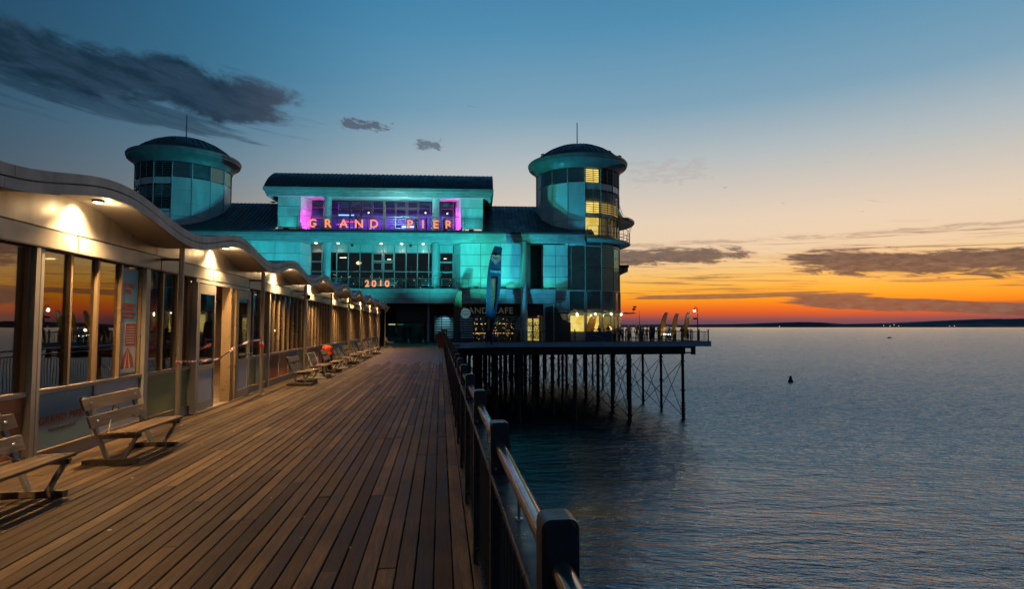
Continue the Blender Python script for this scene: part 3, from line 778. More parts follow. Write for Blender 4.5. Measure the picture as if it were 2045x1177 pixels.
mb = MB().box(24.76, 25.85, PY0 + .36, PY0 + .64, -.60, -.41).box(25.45, 25.85, PY0 + .36, PY0 + .64, -1.25, -.61).box(24.76, 25.44, PY0 + .36, PY0 + .64, -1.12, -.98)
mb.build('end_bracket', PILE, pf)
for X in [24.5 - 5.6 * i for i in range(9)]:
    box('long_girder', (X - .13, X + .13, PY0 + .66, 111, -1.15, -.41), PILE, pf)
for k in range(1, 9): box('cross_girder', (-20, 24.6, PY0 + .35 + 6.05 * k, PY0 + .6 + 6.05 * k, -1.1, -.42), PILE, pf)
def pile_me(r):
    b = MB().tube([(0, 0, SEA - 2), (0, 0, -1.16)], r, 10)
    for z in (-7.35, -4.3, -1.75): b.lathe([(r, -.09), (r + .10, -.05), (r + .10, .05), (r, .09)], 10, (0, 0, z))
    return b.me('pile', PILE, True)
p1, p2 = pile_me(.14), pile_me(.20)
p3b = MB().tube([(0, 0, SEA - 2), (0, 0, -1.16)], .15, 10)
for k in range(6): p3b.lathe([(.15, -.04), (.27, -.04), (.27, .04), (.15, .04)], 10, (0, 0, -7.5 + .27 * k))
p3b.lathe([(.15, -.09), (.26, -.05), (.26, .05), (.15, .09)], 10, (0, 0, -4.85)).lathe([(.15, -.05), (.24, -.05), (.24, .02), (.15, .05)], 10, (0, 0, -1.85))
p3 = p3b.me('pile', PILE, True)
GX = [24.5 - 5.6 * i for i in range(9)]; GY = [PY0 + .5 + 6.05 * k for k in range(9)]
jr = random.Random(5)
for i, X in enumerate(GX):
    for k, Y in enumerate(GY):
        o = link('pile', p3 if (i, k) == (0, 0) else (p2 if (i % 2 or k == 0 and i) else p1), pf); o.location = (X, Y, 0)
        if k < 8 and i >= 3:
            for q in range(2 if i < 6 else 1):
                o = link('pile', [p1, p2][q], pf); o.location = (X + 1.7 + 1.9 * q + jr.uniform(-.8, .8), Y + 3 + jr.uniform(-1, 1), 0)
def rod(a, b_): MB().tube([a, b_], .034, 5, False).build('tie_rod', PILE, pf)
for i in range(len(GX)):
    for k in range(len(GY)):
        X, Y = GX[i], GY[k]
        if i + 1 < 6 and k < 5:
            X2 = GX[i + 1]; rod((X, Y, -1.8), (X2, Y, -7.5)); rod((X2, Y, -1.8), (X, Y, -7.5))
        if k + 1 < 7 and i < 4:
            Y2 = GY[k + 1]; rod((X, Y, -1.8), (X, Y2, -7.5)); rod((X, Y2, -1.8), (X, Y, -7.5))
# fence round the platform
fe = empty('platform_fence'); tag(fe, 'dark vertical bar fence along the edge of the platform above the water', 'fence')
fb = MB()
y_ = PY0 + .1
for k in range(int((PX1 - .3 - 4.6) / .13)): fb.box(4.6 + k * .13 - .008, 4.6 + k * .13 + .008, y_ - .008, y_ + .008, .2, 1.08)
for k in range(60): fb.box(PX1 - .2, PX1 - .18, PY0 + .2 + k * .25, PY0 + .22 + k * .25, .2, 1.08)
for k in range(20):
    t_ = k / 20; x, y = .5 + 3.9 * t_, 55.2 + 2.75 * t_; fb.box(x - .008, x + .008, y - .008, y + .008, .2, 1.08)
fb.build('bar', RAILP, fe, kind='stuff')
pmesh = MB().prism(round_top(.09, 1.22), -.05, .05, 'y').me('post', RAILP)
for k in range(14):
    link('post', pmesh, fe).location = (4.55 + k * 1.735, y_, .136)
for k in range(1, 6): link('post', pmesh, fe).location = (PX1 - .19, PY0 + .2 + k * 2.2, .136)
for x, y in ((.55, 55.3), (1.85, 56.2), (3.2, 57.15)): link('post', pmesh, fe).location = (x, y, .0)
box('rail', (4.5, PX1 - .15, y_ - .03, y_ + .03, 1.08, 1.13), RAILP, fe); box('low_rail', (4.5, PX1 - .15, y_ - .02, y_ + .02, .17, .21), RAILP, fe)
box('rail', (PX1 - .22, PX1 - .16, y_ + .04, 73, 1.08, 1.13), RAILP, fe)
MB().bar((.5, 55.2, 1.1), (4.45, 57.95, 1.1), .05).build('rail', RAILP, fe)

# ================================================================== THE PAVILION
A = R(3.5); ca, sa = math.cos(A), math.sin(A)
bd = empty('pavilion', (-5, 61.5, 0), -A)
tag(bd, 'large modern pavilion with two domed corner towers floodlit turquoise at the head of the pier', 'building')
def LW(u, v, z=0): return (-5 + u * ca + v * sa, 61.5 - u * sa + v * ca, z)
UC = -1.1
def clad(u0, u1, z0, z1, v=0.0, nu=None, nz=None, th=.08, name='wall_panel', mat=None, pr=bd):
    nu = nu or max(1, round((u1 - u0) / 2.3)); nz = nz or max(1, round((z1 - z0) / 1.12)); du = (u1 - u0) / nu; dz_ = (z1 - z0) / nz; g = .022
    me_ = MB().box(-du / 2 + g, du / 2 - g, 0, th, -dz_ / 2 + g, dz_ / 2 - g).me(name, mat or TEALW)
    for i in range(nu):
        for j in range(nz):
            o = link(name, me_, pr); o.location = (u0 + du * (i + .5), v + random.uniform(-.004, .004), z0 + dz_ * (j + .5))
    o = box('backing_wall', (u0, u1, v + th + .005, v + th + .2, z0, z1), DWALL, pr)
def clad_line(p, q, z0, z1, nu=1, nz=3, mat=None):
    p = Vector((*p, 0)); q = Vector((*q, 0)); d = q - p; L = d.length; a = math.atan2(d.y, d.x); du = L / nu; dz_ = (z1 - z0) / nz; g = .014
    me_ = MB().box(g, du - g, 0, .07, -dz_ / 2 + g, dz_ / 2 - g).me('wall_panel', mat or TEALW)
    for i in range(nu):
        for j in range(nz):
            o = link('wall_panel', me_, bd); c_ = p + d * (i / nu); o.location = (c_.x, c_.y, z0 + dz_ * (j + .5)); o.rotation_euler = (0, 0, a)
    mid_ = MB().box(0, L, .08, .16, z0, z1).build('backing_wall', DWALL, bd); mid_.location = p; mid_.rotation_euler = (0, 0, a)
# --- barrel roof of the middle block
def barrel():
    b = MB(); n = 16; v0, v1, zz, rise = -1.3, 9.3, 15.5, 2.5; c_ = (v1 - v0) / 2; rad = (c_ * c_ + rise * rise) / (2 * rise); vm = (v0 + v1) / 2
    a0 = math.asin(c_ / rad); pts = [(vm - rad * math.sin(a0 - 2 * a0 * k / n), zz - (rad - rise) + rad * math.cos(a0 - 2 * a0 * k / n)) for k in range(n + 1)]
    b.prism(pts, UC - 11.4, UC + 11.4, 'x'); b.build('barrel_roof', ROOFD, bd, True)
    s_ = MB()
    for k in range(52):
        u = UC - 11.3 + 22.6 * k / 51
        for i in range(n // 2 + 2):
            (a, b1), (c1, d1_) = pts[i], pts[i + 1]; s_.bar((u, a, b1 + .03), (u, c1, d1_ + .03), .035, .07)
    s_.build('roof_seam', ROOFD, bd, kind='stuff')
barrel()
for (z0, z1, v, ex) in ((15.18, 15.52, -1.35, 11.45), (14.93, 15.165, -1.18, 11.3), (14.66, 14.915, -1.08, 11.2)):
    for k in range(8):
        w_ = 2 * ex / 8; box('eaves_panel', (UC - ex + w_ * k + .008, UC - ex + w_ * (k + 1) - .008, v, v + .3, z0, z1), TEALB, bd)
    box('eaves_return', (UC - ex, UC - ex + .2, v + .31, 8.5, z0, z1), TEALB, bd); box('eaves_return', (UC + ex - .2, UC + ex, v + .31, 8.5, z0, z1), TEALB, bd)
box('eaves_soffit', (UC - 11, UC + 11, -1.0, 2.4, 14.90, 14.96), TEALW, bd)
clad(UC - 10.4, UC - 8.1, 11.7, 14.88, 0, 1, 3); clad(UC + 8.1, UC + 10.4, 11.7, 14.88, 0, 1, 3)
box('side_wall', (UC - 10.4, UC - 10.3, .3, 8, 11.5, 14.9), TEALW, bd); box('side_wall', (UC + 10.3, UC + 10.4, .3, 8, 11.5, 14.9), TEALW, bd)
clad_line((UC - 8.1, .02), (UC - 7.5, 2.0), 11.3, 14.88, 1, 3); clad_line((UC + 7.5, 2.0), (UC + 8.1, .02), 11.3, 14.88, 1, 3)
# --- lower roofs either side
def roof_side(u0, u1):
    prof = [(-1.35, 11.12), (0, 11.75), (1.5, 12.55), (3, 13.45), (4.5, 14.4), (6, 15.3)]
    b = MB(); vs = []
    for v, z in prof: vs += [(u0, v, z), (u1, v, z)]
    fs = [(2 * i, 2 * i + 1, 2 * i + 3, 2 * i + 2) for i in range(5)]
    n0 = len(vs); vs += [(u0, 12, 15.2), (u1, 12, 15.2), (u0, -1.35, 10.98), (u1, -1.35, 10.98)]
    fs += [(10, 11, n0 + 1, n0), (0, 1, n0 + 3, n0 + 2)]
    b.add(vs, fs).build('side_roof', ROOFD, bd, True)
    s_ = MB(); k = 0; u = u0 + .2
    while u < u1:
        for (a, b1), (c1, d1_) in zip(prof[:-1], prof[1:]): s_.bar((u, a, b1 + .03), (u, c1, d1_ + .03), .035, .07)
        u += .43
    s_.build('roof_seam', ROOFD, bd, kind='stuff')
roof_side(-24.5, UC - 10.35); roof_side(UC + 10.35, 20.6)
box('gutter', (-24.5, 19.7, -1.45, -1.2, 11.0, 11.14), ROOFD, bd)
box('balcony_floor', (UC - 10.3, UC + 10.3, -1.2, 2.4, 11.15, 11.3), ROOFD, bd)
for (z0, z1, v) in ((10.68, 10.99, -1.30), (10.40, 10.665, -1.15), (10.13, 10.385, -1.0)):
    for k in range(16):
        w_ = (19.66 + 24.5) / 16; box('cornice_panel', (-24.5 + w_ * k + .008, -24.5 + w_ * (k + 1) - .008, v, v + .3, z0, z1), TEALB, bd)
box('cornice_soffit', (-24.4, 19.5, -.9, 2.5, 10.24, 10.32), TEALW, bd)
# --- middle storey
clad(-24.0, -9.2, 5.45, 10.2, 0, 6, 4)
clad(7.0, 13.2, 5.45, 10.2, 0, 3, 4)
clad_line((-9.2, .02), (-8.6, 2.0), 5.45, 10.2, 1, 4); clad_line((6.2, 2.0), (7.0, .02), 5.45, 10.2, 1, 4)
clad(13.2, 14.2, 5.45, 10.2, .3, 1, 1)
box('recess_back', (14.2, 15.45, 1.2, 1.3, 5.45, 10.2), DWALL, bd); box('recess_side', (14.15, 14.21, .3, 1.2, 5.45, 10.2), TEALB, bd)
clad(15.5, 18.1, .0, 10.1, .05, 2, 9)
DECK2 = box('balcony_floor', (-24, 16.6, -.55, 2.4, 5.25, 5.4), TEALB, bd)
for (z0, z1, v) in ((4.93, 5.42, -.80), (4.42, 4.915, -.70), (3.95, 4.405, -.62)):
    for k in range(12):
        w_ = (16.7 + 14.0) / 12; box('ledge_panel', (-14.0 + w_ * k + .008, -14 + w_ * (k + 1) - .008, v, v + .25, z0, z1), TEALB, bd)
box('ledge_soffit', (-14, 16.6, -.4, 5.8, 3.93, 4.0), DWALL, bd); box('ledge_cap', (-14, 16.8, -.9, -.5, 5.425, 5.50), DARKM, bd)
# window grids at v = 2
def wgrid(us, zs, v, thick, glass, name='window', pr=bd, t=.05, FRAME=FRAME):
    """us, zs: bar positions; each cell gets its own pane"""
    for u in us: box('window_bar', (u - t, u + t, v - .07, v + .03, zs[0], zs[-1]), FRAME, pr)
    for z in zs: 
        for a, b_ in zip(us[:-1], us[1:]): box('window_rail', (a + t, b_ - t, v - .06, v + .02, z - t * .8, z + t * .8), FRAME, pr)
    for a, b_ in zip(us[:-1], us[1:]):
        for c_, d_ in zip(zs[:-1], zs[1:]): box('pane', (a + t, b_ - t, v - .012, v, c_ + t * .8, d_ - t * .8), glass, pr)
pu = lambda px: -8.6 + (px - 622.6) * (6.15 + 8.6) / (904.8 - 622.6)
us = [pu(p) for p in (622.6, 644, 672.9, 695.8, 718.8, 743, 764.8, 787.4, 810.7, 833.3, 856, 878, 904.8)]
wgrid(us, [5.5, 7.38, 9.39], 2.0, .05, GLB)
for a, b_ in zip(us[:-1], us[1:]): box('spandrel_panel', (a + .02, b_ - .02, 1.93, 2.0, 9.44, 10.22), TEALW, bd)
for c_ in (6, 7):   # opening lights with heavy frames in the centre
    a, b_ = us[c_ - 1], us[c_]
    for z0, z1 in ((8.45, 9.34), (7.45, 8.38)):
        f_ = MB().box(a + .06, b_ - .06, 1.86, 1.925, z1 - .09, z1).box(a + .06, b_ - .06, 1.86, 1.925, z0, z0 + .09).box(a + .06, a + .15, 1.865, 1.92, z0 + .09, z1 - .09).box(b_ - .15, b_ - .06, 1.865, 1.92, z0 + .09, z1 - .09)
        f_.build('casement', FRAME, bd)
for c_ in (0, 11):
    a, b_ = us[c_], us[c_ + 1]
    for z in (8.4, 7.35): box('casement_rail', (a + .06, b_ - .06, 1.87, 1.925, z - .09, z + .09), FRAME, bd)
usu = [pu(p) for p in (622.6, 645, 674, 697, 720, 743, 766, 788, 811, 835, 858, 880, 904.8)]
PNK = M('frame_upper', (.22, .08, .14), .5)
wgrid(usu, [11.3, 13.0, 14.1, 14.88], 2.0, .05, GLB, FRAME=PNK)
for (i, j) in ((3, 5), (7, 9)):
    a, b_, c_ = usu[i], usu[i + 1], usu[j]
    for (p, q) in ((a, b_), (b_, c_)):
        for z0, z1 in ((13.05, 14.05), (14.13, 14.85)):
            MB().box(p + .06, q - .06, 1.86, 1.925, z1 - .1, z1).box(p + .06, q - .06, 1.86, 1.925, z0, z0 + .1).box(p + .06, p + .17, 1.865, 1.92, z0 + .1, z1 - .1).box(q - .17, q - .06, 1.865, 1.92, z0 + .1, z1 - .1).build('casement', PNK, bd)
box('centre_post', (pu(764), pu(769), 1.8, 1.92, 11.3, 14.88), M('orange_post', (.4, .2, .12), .5), bd)
for u in (UC - 5.5, UC + 5.5):
    for z0, z1 in ((5.45, 10.2), (11.3, 14.9)):
        MB().tube([(u, .5, z0), (u, .5, z1)], .37, 20).build('round_column', TEALB, bd, True)
MB().tube([(13.47, -.85, 0), (13.47, -.85, 10.2)], .36, 20).build('round_column', TEALB, bd, True)
# rooms behind the glass
RW = M('room_wall', (.05, .04, .035), .8, 0, .4, .5); RB = M('room_blue', (.16, .12, .22), .7)
for z0, z1, m_ in ((5.4, 10.2, RW), (11.3, 14.9, RB)):
    box('room_back', (-9, 6.8, 7.0, 7.1, z0, z1), m_, bd); box('room_floor', (-9, 6.8, 2.1, 7, z0 - .05, z0 + .02), m_, bd); box('room_ceiling', (-9, 6.8, 2.1, 7, z1 - .1, z1 - .02), RW, bd)
    box('room_side', (-9.05, -8.95, 2.1, 7, z0, z1), m_, bd); box('room_side', (6.75, 6.85, 2.1, 7, z0, z1), m_, bd)
for k, (u, v, z, sx) in enumerate([(-5.9, 4.5, 9.1, .35), (1.0 - 2.0, 5, 9.0, .2), (5.2, 4, 9.0, .15)]): box('ceiling_strip', (u - sx, u + sx, v, v + .12, z, z + .05), WARMS, bd)
MB().ball((-4.3, 5.0, 8.6), .22, 10, (1.3, 1, .9)).build('globe_lamp', EM('globe', (1, .75, .35), 3), bd, True)
rr_ = random.Random(11); mb = MB()
for k in range(60): mb.ball((rr_.uniform(-8, 6), rr_.uniform(3, 6.5), rr_.uniform(5.7, 7.3)), rr_.uniform(.015, .04), 6)
mb.build('small_lights', EM('tiny_warm', (1, .7, .3), 3), bd, kind='stuff')
FW_ = M('furniture', (.12, .07, .04), .5)
mb = MB()
for k in range(12):
    u = -8 + k * 1.25; mb.box(u, u + .7, 3.2, 3.9, 6.1, 6.15).box(u + .3, u + .4, 3.5, 3.6, 5.45, 6.1)
mb.build('cafe_tables', FW_, bd, kind='stuff')
for (u, w_, z0, z1, c_) in ((3.0, .55, 7.6, 8.5, (.5, .35, .2)), (5.0, .5, 7.5, 8.5, (.25, .2, .1)), (1.15, .12, 7.5, 8.5, (.5, .4, .2))): box('wall_picture', (u, u + w_, 6.9, 6.98, z0, z1), M('picture', c_, .5), bd)
# purple party lights in the top room
for (u, z, sx, sz, c_, s_) in ((-5.9, 14.0, .9, .10, (.15, .5, 1), 2.2), (-5.4, 13.25, .7, .10, (1, .05, .08), 2.0), (-6.3, 12.95, .55, .09, (1, .2, .9), 1.6), (-5.0, 12.6, .8, .08, (.2, .2, 1), 1.4), (1.0, 12.75, .7, .18, (.55, .65, 1), 1.8), (1.1, 12.1, .55, .55, (.45, .6, 1), .7), (3.9, 12.6, .4, .1, (.3, .4, 1), 1.5), (-3.0, 12.5, .3, .12, (.3, .3, 1), 1.4), (4.6, 12.2, .5, .3, (.1, .15, .9), .8)):
    box('light_bar', (u - sx, u + sx, 5.5, 5.55, z - sz / 2, z + sz / 2), EM('bar_glow', c_, s_ * 2.6), bd)
for u, z in ((-3.2, 14.1), (3.0, 14.15), (5.4, 14.1)): MB().ball((u, 4.5, z), .09, 8).build('globe_lamp', WARMS, bd)
area('purple_room', LW(-1, 4.5, 14.6), LW(-1, 4.5, 11), 2300, (.38, .10, 1), 12, 3)
for s_ in (-1, 1):
    spot('magenta_flood', LW(UC + s_ * 6.9, .2, 11.5), LW(UC + s_ * 7.9, 1.1, 13.2), 620, (1, .05, .72), 110, .6)
# balcony railings + lettering
def brail(u0, u1, z0, z1, v, nw, floral=True):
    b = MB()
    for k in range(nw): 
        z = z0 + .15 + (z1 - z0 - .15) * k / (nw - 1); b.tube([(u0, v, z), (u1, v, z)], .018 if k < nw - 1 else .03, 5)
        b.tube([(u1, v, z), (u1, 1.9, z)], .018, 5); b.tube([(u0, v, z), (u0, 1.9, z)], .018, 5)
    b.build('balcony_rail', RAILM, bd)
    n = max(2, round((u1 - u0) / 1.35)); pmx = MB().box(-.03, .03, -.03, .03, 0, z1 - z0).me('balcony_post', RAILM)
    for k in range(n + 1): link('balcony_post', pmx, bd).location = (u0 + (u1 - u0) * k / n, v, z0)
    if floral:
        for u, s_ in ((u0, -1), (u1, 1)):
            q = MB()
            for k in range(5):
                z = z0 + .15 + k * (z1 - z0) / 5; q.tube([(u, v, z), (u + s_ * .2, v, z + .12), (u + s_ * .34, v, z + .05), (u + s_ * .26, v, z - .03)], [.03, .03, .02, .01], 5)
            q.build('scroll_end', RAILM, bd)
RAILM = M('balcony_paint', (.10, .16, .17), .4, .3)
brail(-9.3, 7.4, 11.3, 12.72, -.75, 6); brail(-13.5, 7.8, 5.45, 6.45, -.5, 5)
LET = EM('letter_glow', (1, .27, .12), 1.3); LETS = M('letter_side', (.6, .1, .03), .4, emit=(1, .12, .03), es=.8)
for ch, px in zip('GRANDPIER', (618, 649.5, 680, 709, 739, 813, 842, 865, 889)):
    u = -8.17 + (px - 618) * .0502
    text('sign_letter', ch, 1.16, .03, LET, Matrix.Translation((u, -.93, 11.56)) @ FRONT, bd, bold=.022)
for ch, px in zip('2010', (730, 743.5, 757, 769.5)):
    u = -2.55 + (px - 730) * .0502
    text('sign_letter', ch, .93, .03, LET, Matrix.Translation((u, -.68, 5.62)) @ FRONT, bd, bold=.02)
box('letter_rail', (-8.3, 6.4, -.90, -.86, 11.50, 11.54), RAILM, bd); box('letter_rail', (-2.7, .2, -.65, -.61, 5.56, 5.60), RAILM, bd)
# downlights in the cornice soffit
for px in (636, 679, 763, 803.5, 846):
    u = pu(px); MB().lathe([(0, 0), (.12, 0), (.13, .05)], 12, (u, 1.1, 10.18)).build('soffit_lamp', WARMS, bd)
    spot('soffit_spot', LW(u, 1.15, 10.15), LW(u, 1.9, 8.6), 28, (1, .68, .5), 85, .7)
for px in (708, 822): box('speaker_box', (pu(px) - .12, pu(px) + .12, .6, .85, 9.85, 10.12), DARKM, bd)
# --- towers
FLIT = bpy.data.materials.new('lit_room'); FLIT.use_nodes = True; t = FLIT.node_tree; t.nodes.clear()
o_ = t.nodes.new('ShaderNodeOutputMaterial'); e_ = t.nodes.new('ShaderNodeEmission'); tcn = t.nodes.new('ShaderNodeTexCoord')
nz_ = noise_n(t, tcn.outputs['Object'], 1.1, 3); t.links.new(mixc(t, nz_.sm(.35, .65), (.80, .52, .07), (1, .78, .24)), e_.inputs[0]); e_.inputs[1].default_value = 1.25; t.links.new(e_.outputs[0], o_.inputs[0])
FLIT2 = EM('lit_room_dim', (.75, .48, .12), .45)
CORN = M('tower_cornice', (.24, .26, .27), .5, .1, .3, .8)
LOUV = M('louvre', (.10, .14, .14), .4, .3)
def tower(uc, vc, off, kind):
    T = empty('tower', (uc, vc, 0), 0, bd); Rr = 4.57; D = 22.5
    def pt(a, r): a = R(a); return (r * math.sin(a), -r * math.cos(a))
    def facet(name, a0, a1, z0, z1, m, r=Rr, th=.07, g=.02, tilt=0):
        (x0, y0), (x1, y1) = pt(a0, r), pt(a1, r); (x2, y2), (x3, y3) = pt(a1, r - th), pt(a0, r - th)
        dx_, dy_ = (x1 - x0), (y1 - y0); L = math.hypot(dx_, dy_); dx_ *= g / L; dy_ *= g / L
        P4 = [(x0 + dx_, y0 + dy_), (x1 - dx_, y1 - dy_), (x2 - dx_, y2 - dy_), (x3 + dx_, y3 + dy_)]
        return MB().add([(x, y, z0 + g * .6) for x, y in P4] + [(x, y, z1 - g * .6) for x, y in P4], [(0, 3, 2, 1), (4, 5, 6, 7), (0, 1, 5, 4), (1, 2, 6, 5), (2, 3, 7, 6), (3, 0, 4, 7)]).build(name, m, T)
    MB().lathe([(Rr - .35, 0), (Rr - .35, 18.3)], 16, off=R(off)).build('core_wall', M('tower_inner', (.34, .5, .5), .6, 0, .5, .6), T)
    base_z = 0 if kind == 2 else 9.5
    for k in range(-6, 8):
        a0 = off + D * k; a1 = a0 + D; mid_ = (a0 + a1) / 2
        plain = (mid_ < 0) if kind == 2 else (mid_ > 11)
        x, y = pt(a0, Rr + .03); 
        MB().tube([(x, y, 9.8 if kind == 1 or plain else .0), (x, y, 18.2)], .045, 5).build('corner_trim', TEALB, T)
        if plain:
            facet('window_pane', a0, a1, 16.72, 18.2, GLT); facet('wall_panel', a0, a1, 12.7, 16.68, TEALW); facet('wall_panel', a0, a1, 10.0, 12.68, TEALW)
            for zz in (14.0, 15.35, 11.3):
                facet('panel_joint', a0, a1, zz - .05, zz + .05, TEALB, Rr + .006, .03, .03)
            if kind == 2 and mid_ > -25:
                facet('window_pane', a0, a1, 7.75, 9.95, GLT); facet('window_pane', a0, a1, 5.35, 7.72, GLT); 
        else:
            facet('ring_panel', a0, a1, 15.95, 16.62, TEALW); facet('ring_panel', a0, a1, 13.15, 13.42, TEALW)
            lit_top = kind == 2 and 0 < mid_ < 22
            facet('room_light' if lit_top else 'room_back', a0 + 2, a1 - 2, 16.75, 18.1, FLIT if lit_top else DWALL, Rr - .15)
            facet('room_light' if kind == 2 else 'room_back', a0 + 2, a1 - 2, 13.5, 14.65, (FLIT if mid_ < 22 else FLIT2) if kind == 2 else DWALL, Rr - .15)
            for zz in [16.85 + .2 * q for q in range(7)] + [13.6 + .23 * q for q in range(10)]: facet('louvre_slat', a0, a1, zz, zz + .085, LOUV, Rr, .12, .03)
            (xm, ym) = pt(mid_, Rr + .01); MB().tube([(xm, ym, 16.7), (xm, ym, 18.2)], .03, 4).tube([(xm, ym, 13.5), (xm, ym, 15.9)], .03, 4).build('louvre_post', LOUV, T)
            if kind == 1: facet('wall_panel', a0, a1, 10, 13.1, TEALW)
            else:
                facet('room_light' , a0 + 1, a1 - 1, 11.2, 13.0, FLIT if mid_ < 22 else FLIT2, Rr - .3); facet('window_pane', a0, a1, 11.1, 13.1, GLASS('clear', (.85, .85, .8), .03), Rr - .05, .02)
                facet('window_pane', a0, a1, 10.05, 10.95, GLT)
                facet('lit_rim', a0, a1, 9.90, 10.02, TEALW, Rr + .08, .2, .0)
                facet('window_pane', a0, a1, 7.75, 9.88, GLT); facet('window_pane', a0, a1, 5.38, 7.72, GLT); facet('ring_trim', a0, a1, 5.28, 5.37, TEALW, Rr + .05, .15, 0)
                if mid_ > 30: MB().tube([(*pt(mid_, Rr - .03), 11.1), (*pt(mid_, Rr - .03), 13.1)], .08, 5).build('door_frame', TEALB, T)
        if kind == 2 and mid_ > -25:
            for zz in [3.2 + .19 * q for q in range(11)]: facet('louvre_slat', a0 + 1.5, a1 - 1.5, zz, zz + .10, LOUV, Rr - .02, .08, .02)
            facet('ring_trim', a0, a1, 5.28, 5.37, TEALW, Rr + .05, .15, 0) if plain else None
            facet('room_light', a0 + 1.6, a1 - 1.6, 1.05, 2.75, FLIT, Rr - .3); facet('window_pane', a0, a1, 1.0, 2.85, GLASS('clear', (.9, .9, .85), .02), Rr - .04, .02)
            facet('window_frame', a0, a1, 1.93, 1.98, DARKM, Rr + .0, .08, .05); facet('base_wall', a0, a1, 0, .98, TEALB)
            for q in (a0 + .9, a1 - .9): MB().bar((*pt(q, Rr), 1.0), (*pt(q, Rr), 5.25), .16, .16).build('window_jamb', TEALB, T)
    # cornice, dome, spire
    MB().lathe([(Rr - .3, 18.22), (4.62, 18.25), (4.75, 18.55), (5.0, 18.85), (5.28, 19.0), (5.42, 19.12), (5.42, 19.3), (5.5, 19.34), (5.52, 19.52), (5.45, 19.62), (5.3, 19.66), (4.8, 19.72)], 48).build('cornice_ring', CORN, T, True)
    MB().lathe([(4.82, 19.66), (4.78, 19.8), (4.2, 20.35), (3.3, 20.95), (2.3, 21.4), (1.3, 21.66), (1.15, 21.78), (.6, 21.95), (0, 21.98)], 40).build('dome', ROOFD, T, True)
    rb = MB()
    for k in range(40):
        a = 9 * k; P_ = [(4.78, 19.83), (4.2, 20.38), (3.3, 20.98), (2.3, 21.43), (1.3, 21.69)]
        for (r0, z0), (r1, z1) in zip(P_[:-1], P_[1:]): rb.bar((*pt(a, r0), z0), (*pt(a, r1), z1), .05, .07)
    rb.build('dome_rib', ROOFD, T, kind='stuff')
    MB().tube([(0, 0, 21.95), (0, 0, 24.5)], [.06, .045], 8).build('spire', DARKM, T)
    for a in (-60, 35, 62): x, y = pt(a, 4.9); MB().bar((x, y, 19.7), (x * 1.02, y * 1.02, 20.1), .05).bar((x * 1.02, y * 1.02, 20.05), (x * .96, y * .96, 20.2), .12).build('floodlight', DARKM, T)
    if kind == 2:
        s0, s1 = R(0), R(120)
        MB().lathe([(4.6, 10.35), (5.3, 10.35), (5.75, 10.52), (5.75, 10.66), (4.6, 10.66)], 16, a0=s0, a1=s1).build('balcony_slab', TEALB, T)
        q = MB()
        for zz in (10.95, 11.3, 11.9): q.tube([(*pt(a, 5.68), zz) for a in range(0, 121, 8)], .025, 5)
        q.build('balcony_rail', RAILM, T)
        for a in range(0, 121, 12): MB().tube([(*pt(a, 5.68), 10.66), (*pt(a, 5.68), 11.9)], .03, 5).build('balcony_post', RAILM, T)
        MB().lathe([(4.6, 13.15), (5.2, 13.0), (6.1, 12.75), (6.2, 12.85), (6.2, 13.05), (5.6, 13.15), (5.0, 13.5), (4.62, 14.3)], 12, a0=R(50), a1=R(125)).build('canopy', TEALB, T, True)
        cb_ = MB()
        for a in range(66, 120, 9): cb_.tube([(*pt(a, 4.62), 14.9), (*pt(a, 5.0), 13.75), (*pt(a, 6.1), 13.08), (*pt(a, 5.7), 11.9)], .012, 4)
        cb_.build('stay_cable', TEALB, T)
        MB().lathe([(4.5, 7.2), (5.0, 7.45), (5.5, 7.65), (5.52, 8.1), (5.62, 8.15), (5.62, 8.42), (4.5, 8.42)], 8, a0=R(84), a1=R(125)).build('side_ledge', TEALB, T)
        MB().lathe([(4.7, 2.98), (6.3, 3.03), (6.3, 3.07), (4.7, 3.12)], 14, a0=R(-32), a1=R(105)).build('ground_canopy', DARKM, T)
        for a in (-11, 11, 33, 56): MB().ball((*pt(a, 5.0), 2.88), .08, 8).build('canopy_lamp', WARM, T); 
        for a in (-11, 11, 33, 56): x, y = pt(a, 5.0); point('canopy_glow', LW(uc + x, vc + y, 2.75), 14, (1, .75, .35), .08)
        x, y = pt(78, 6.0); MB().bar((x, y, 3.1), (x, y, 3.4), .04).box(x - .12, x + .2, y - .1, y + .1, 3.4, 3.6).box(x - .02, x + .3, y - .1, y + .1, 3.68, 3.84).bar((x, y, 3.4), (x + .1, y, 3.8), .05).build('floodlight', DARKM, T)
    return T
tower(19.85, 4.2, 0, 2); tower(-22.7, 4.2, -11.25, 1)
# --- ground floor under the ledge
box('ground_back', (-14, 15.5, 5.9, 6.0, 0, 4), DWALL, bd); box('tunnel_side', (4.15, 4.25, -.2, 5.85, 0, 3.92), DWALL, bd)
SHUT = M('shutter', (.075, .07, .06), .55, .2)
for k in range(13): box('shutter_slat', (.25, 3.95, 2.0 + .012 * (k % 2), 2.05, 2.05 + .145 * k, 2.185 + .145 * k), SHUT, bd)
box('door_glass', (-1.2, 4.1, 5.6, 5.63, 0, 2.0), GLT, bd); box('light_strip', (-.55, .15, 2.1, 2.2, 1.78, 1.9), EM('strip_pale', (.8, .9, .55), .5), bd)
MB().tube([(3.75, .6, 0), (3.75, .6, 3.93)], .14, 12).build('round_column', TEALB, bd, True)
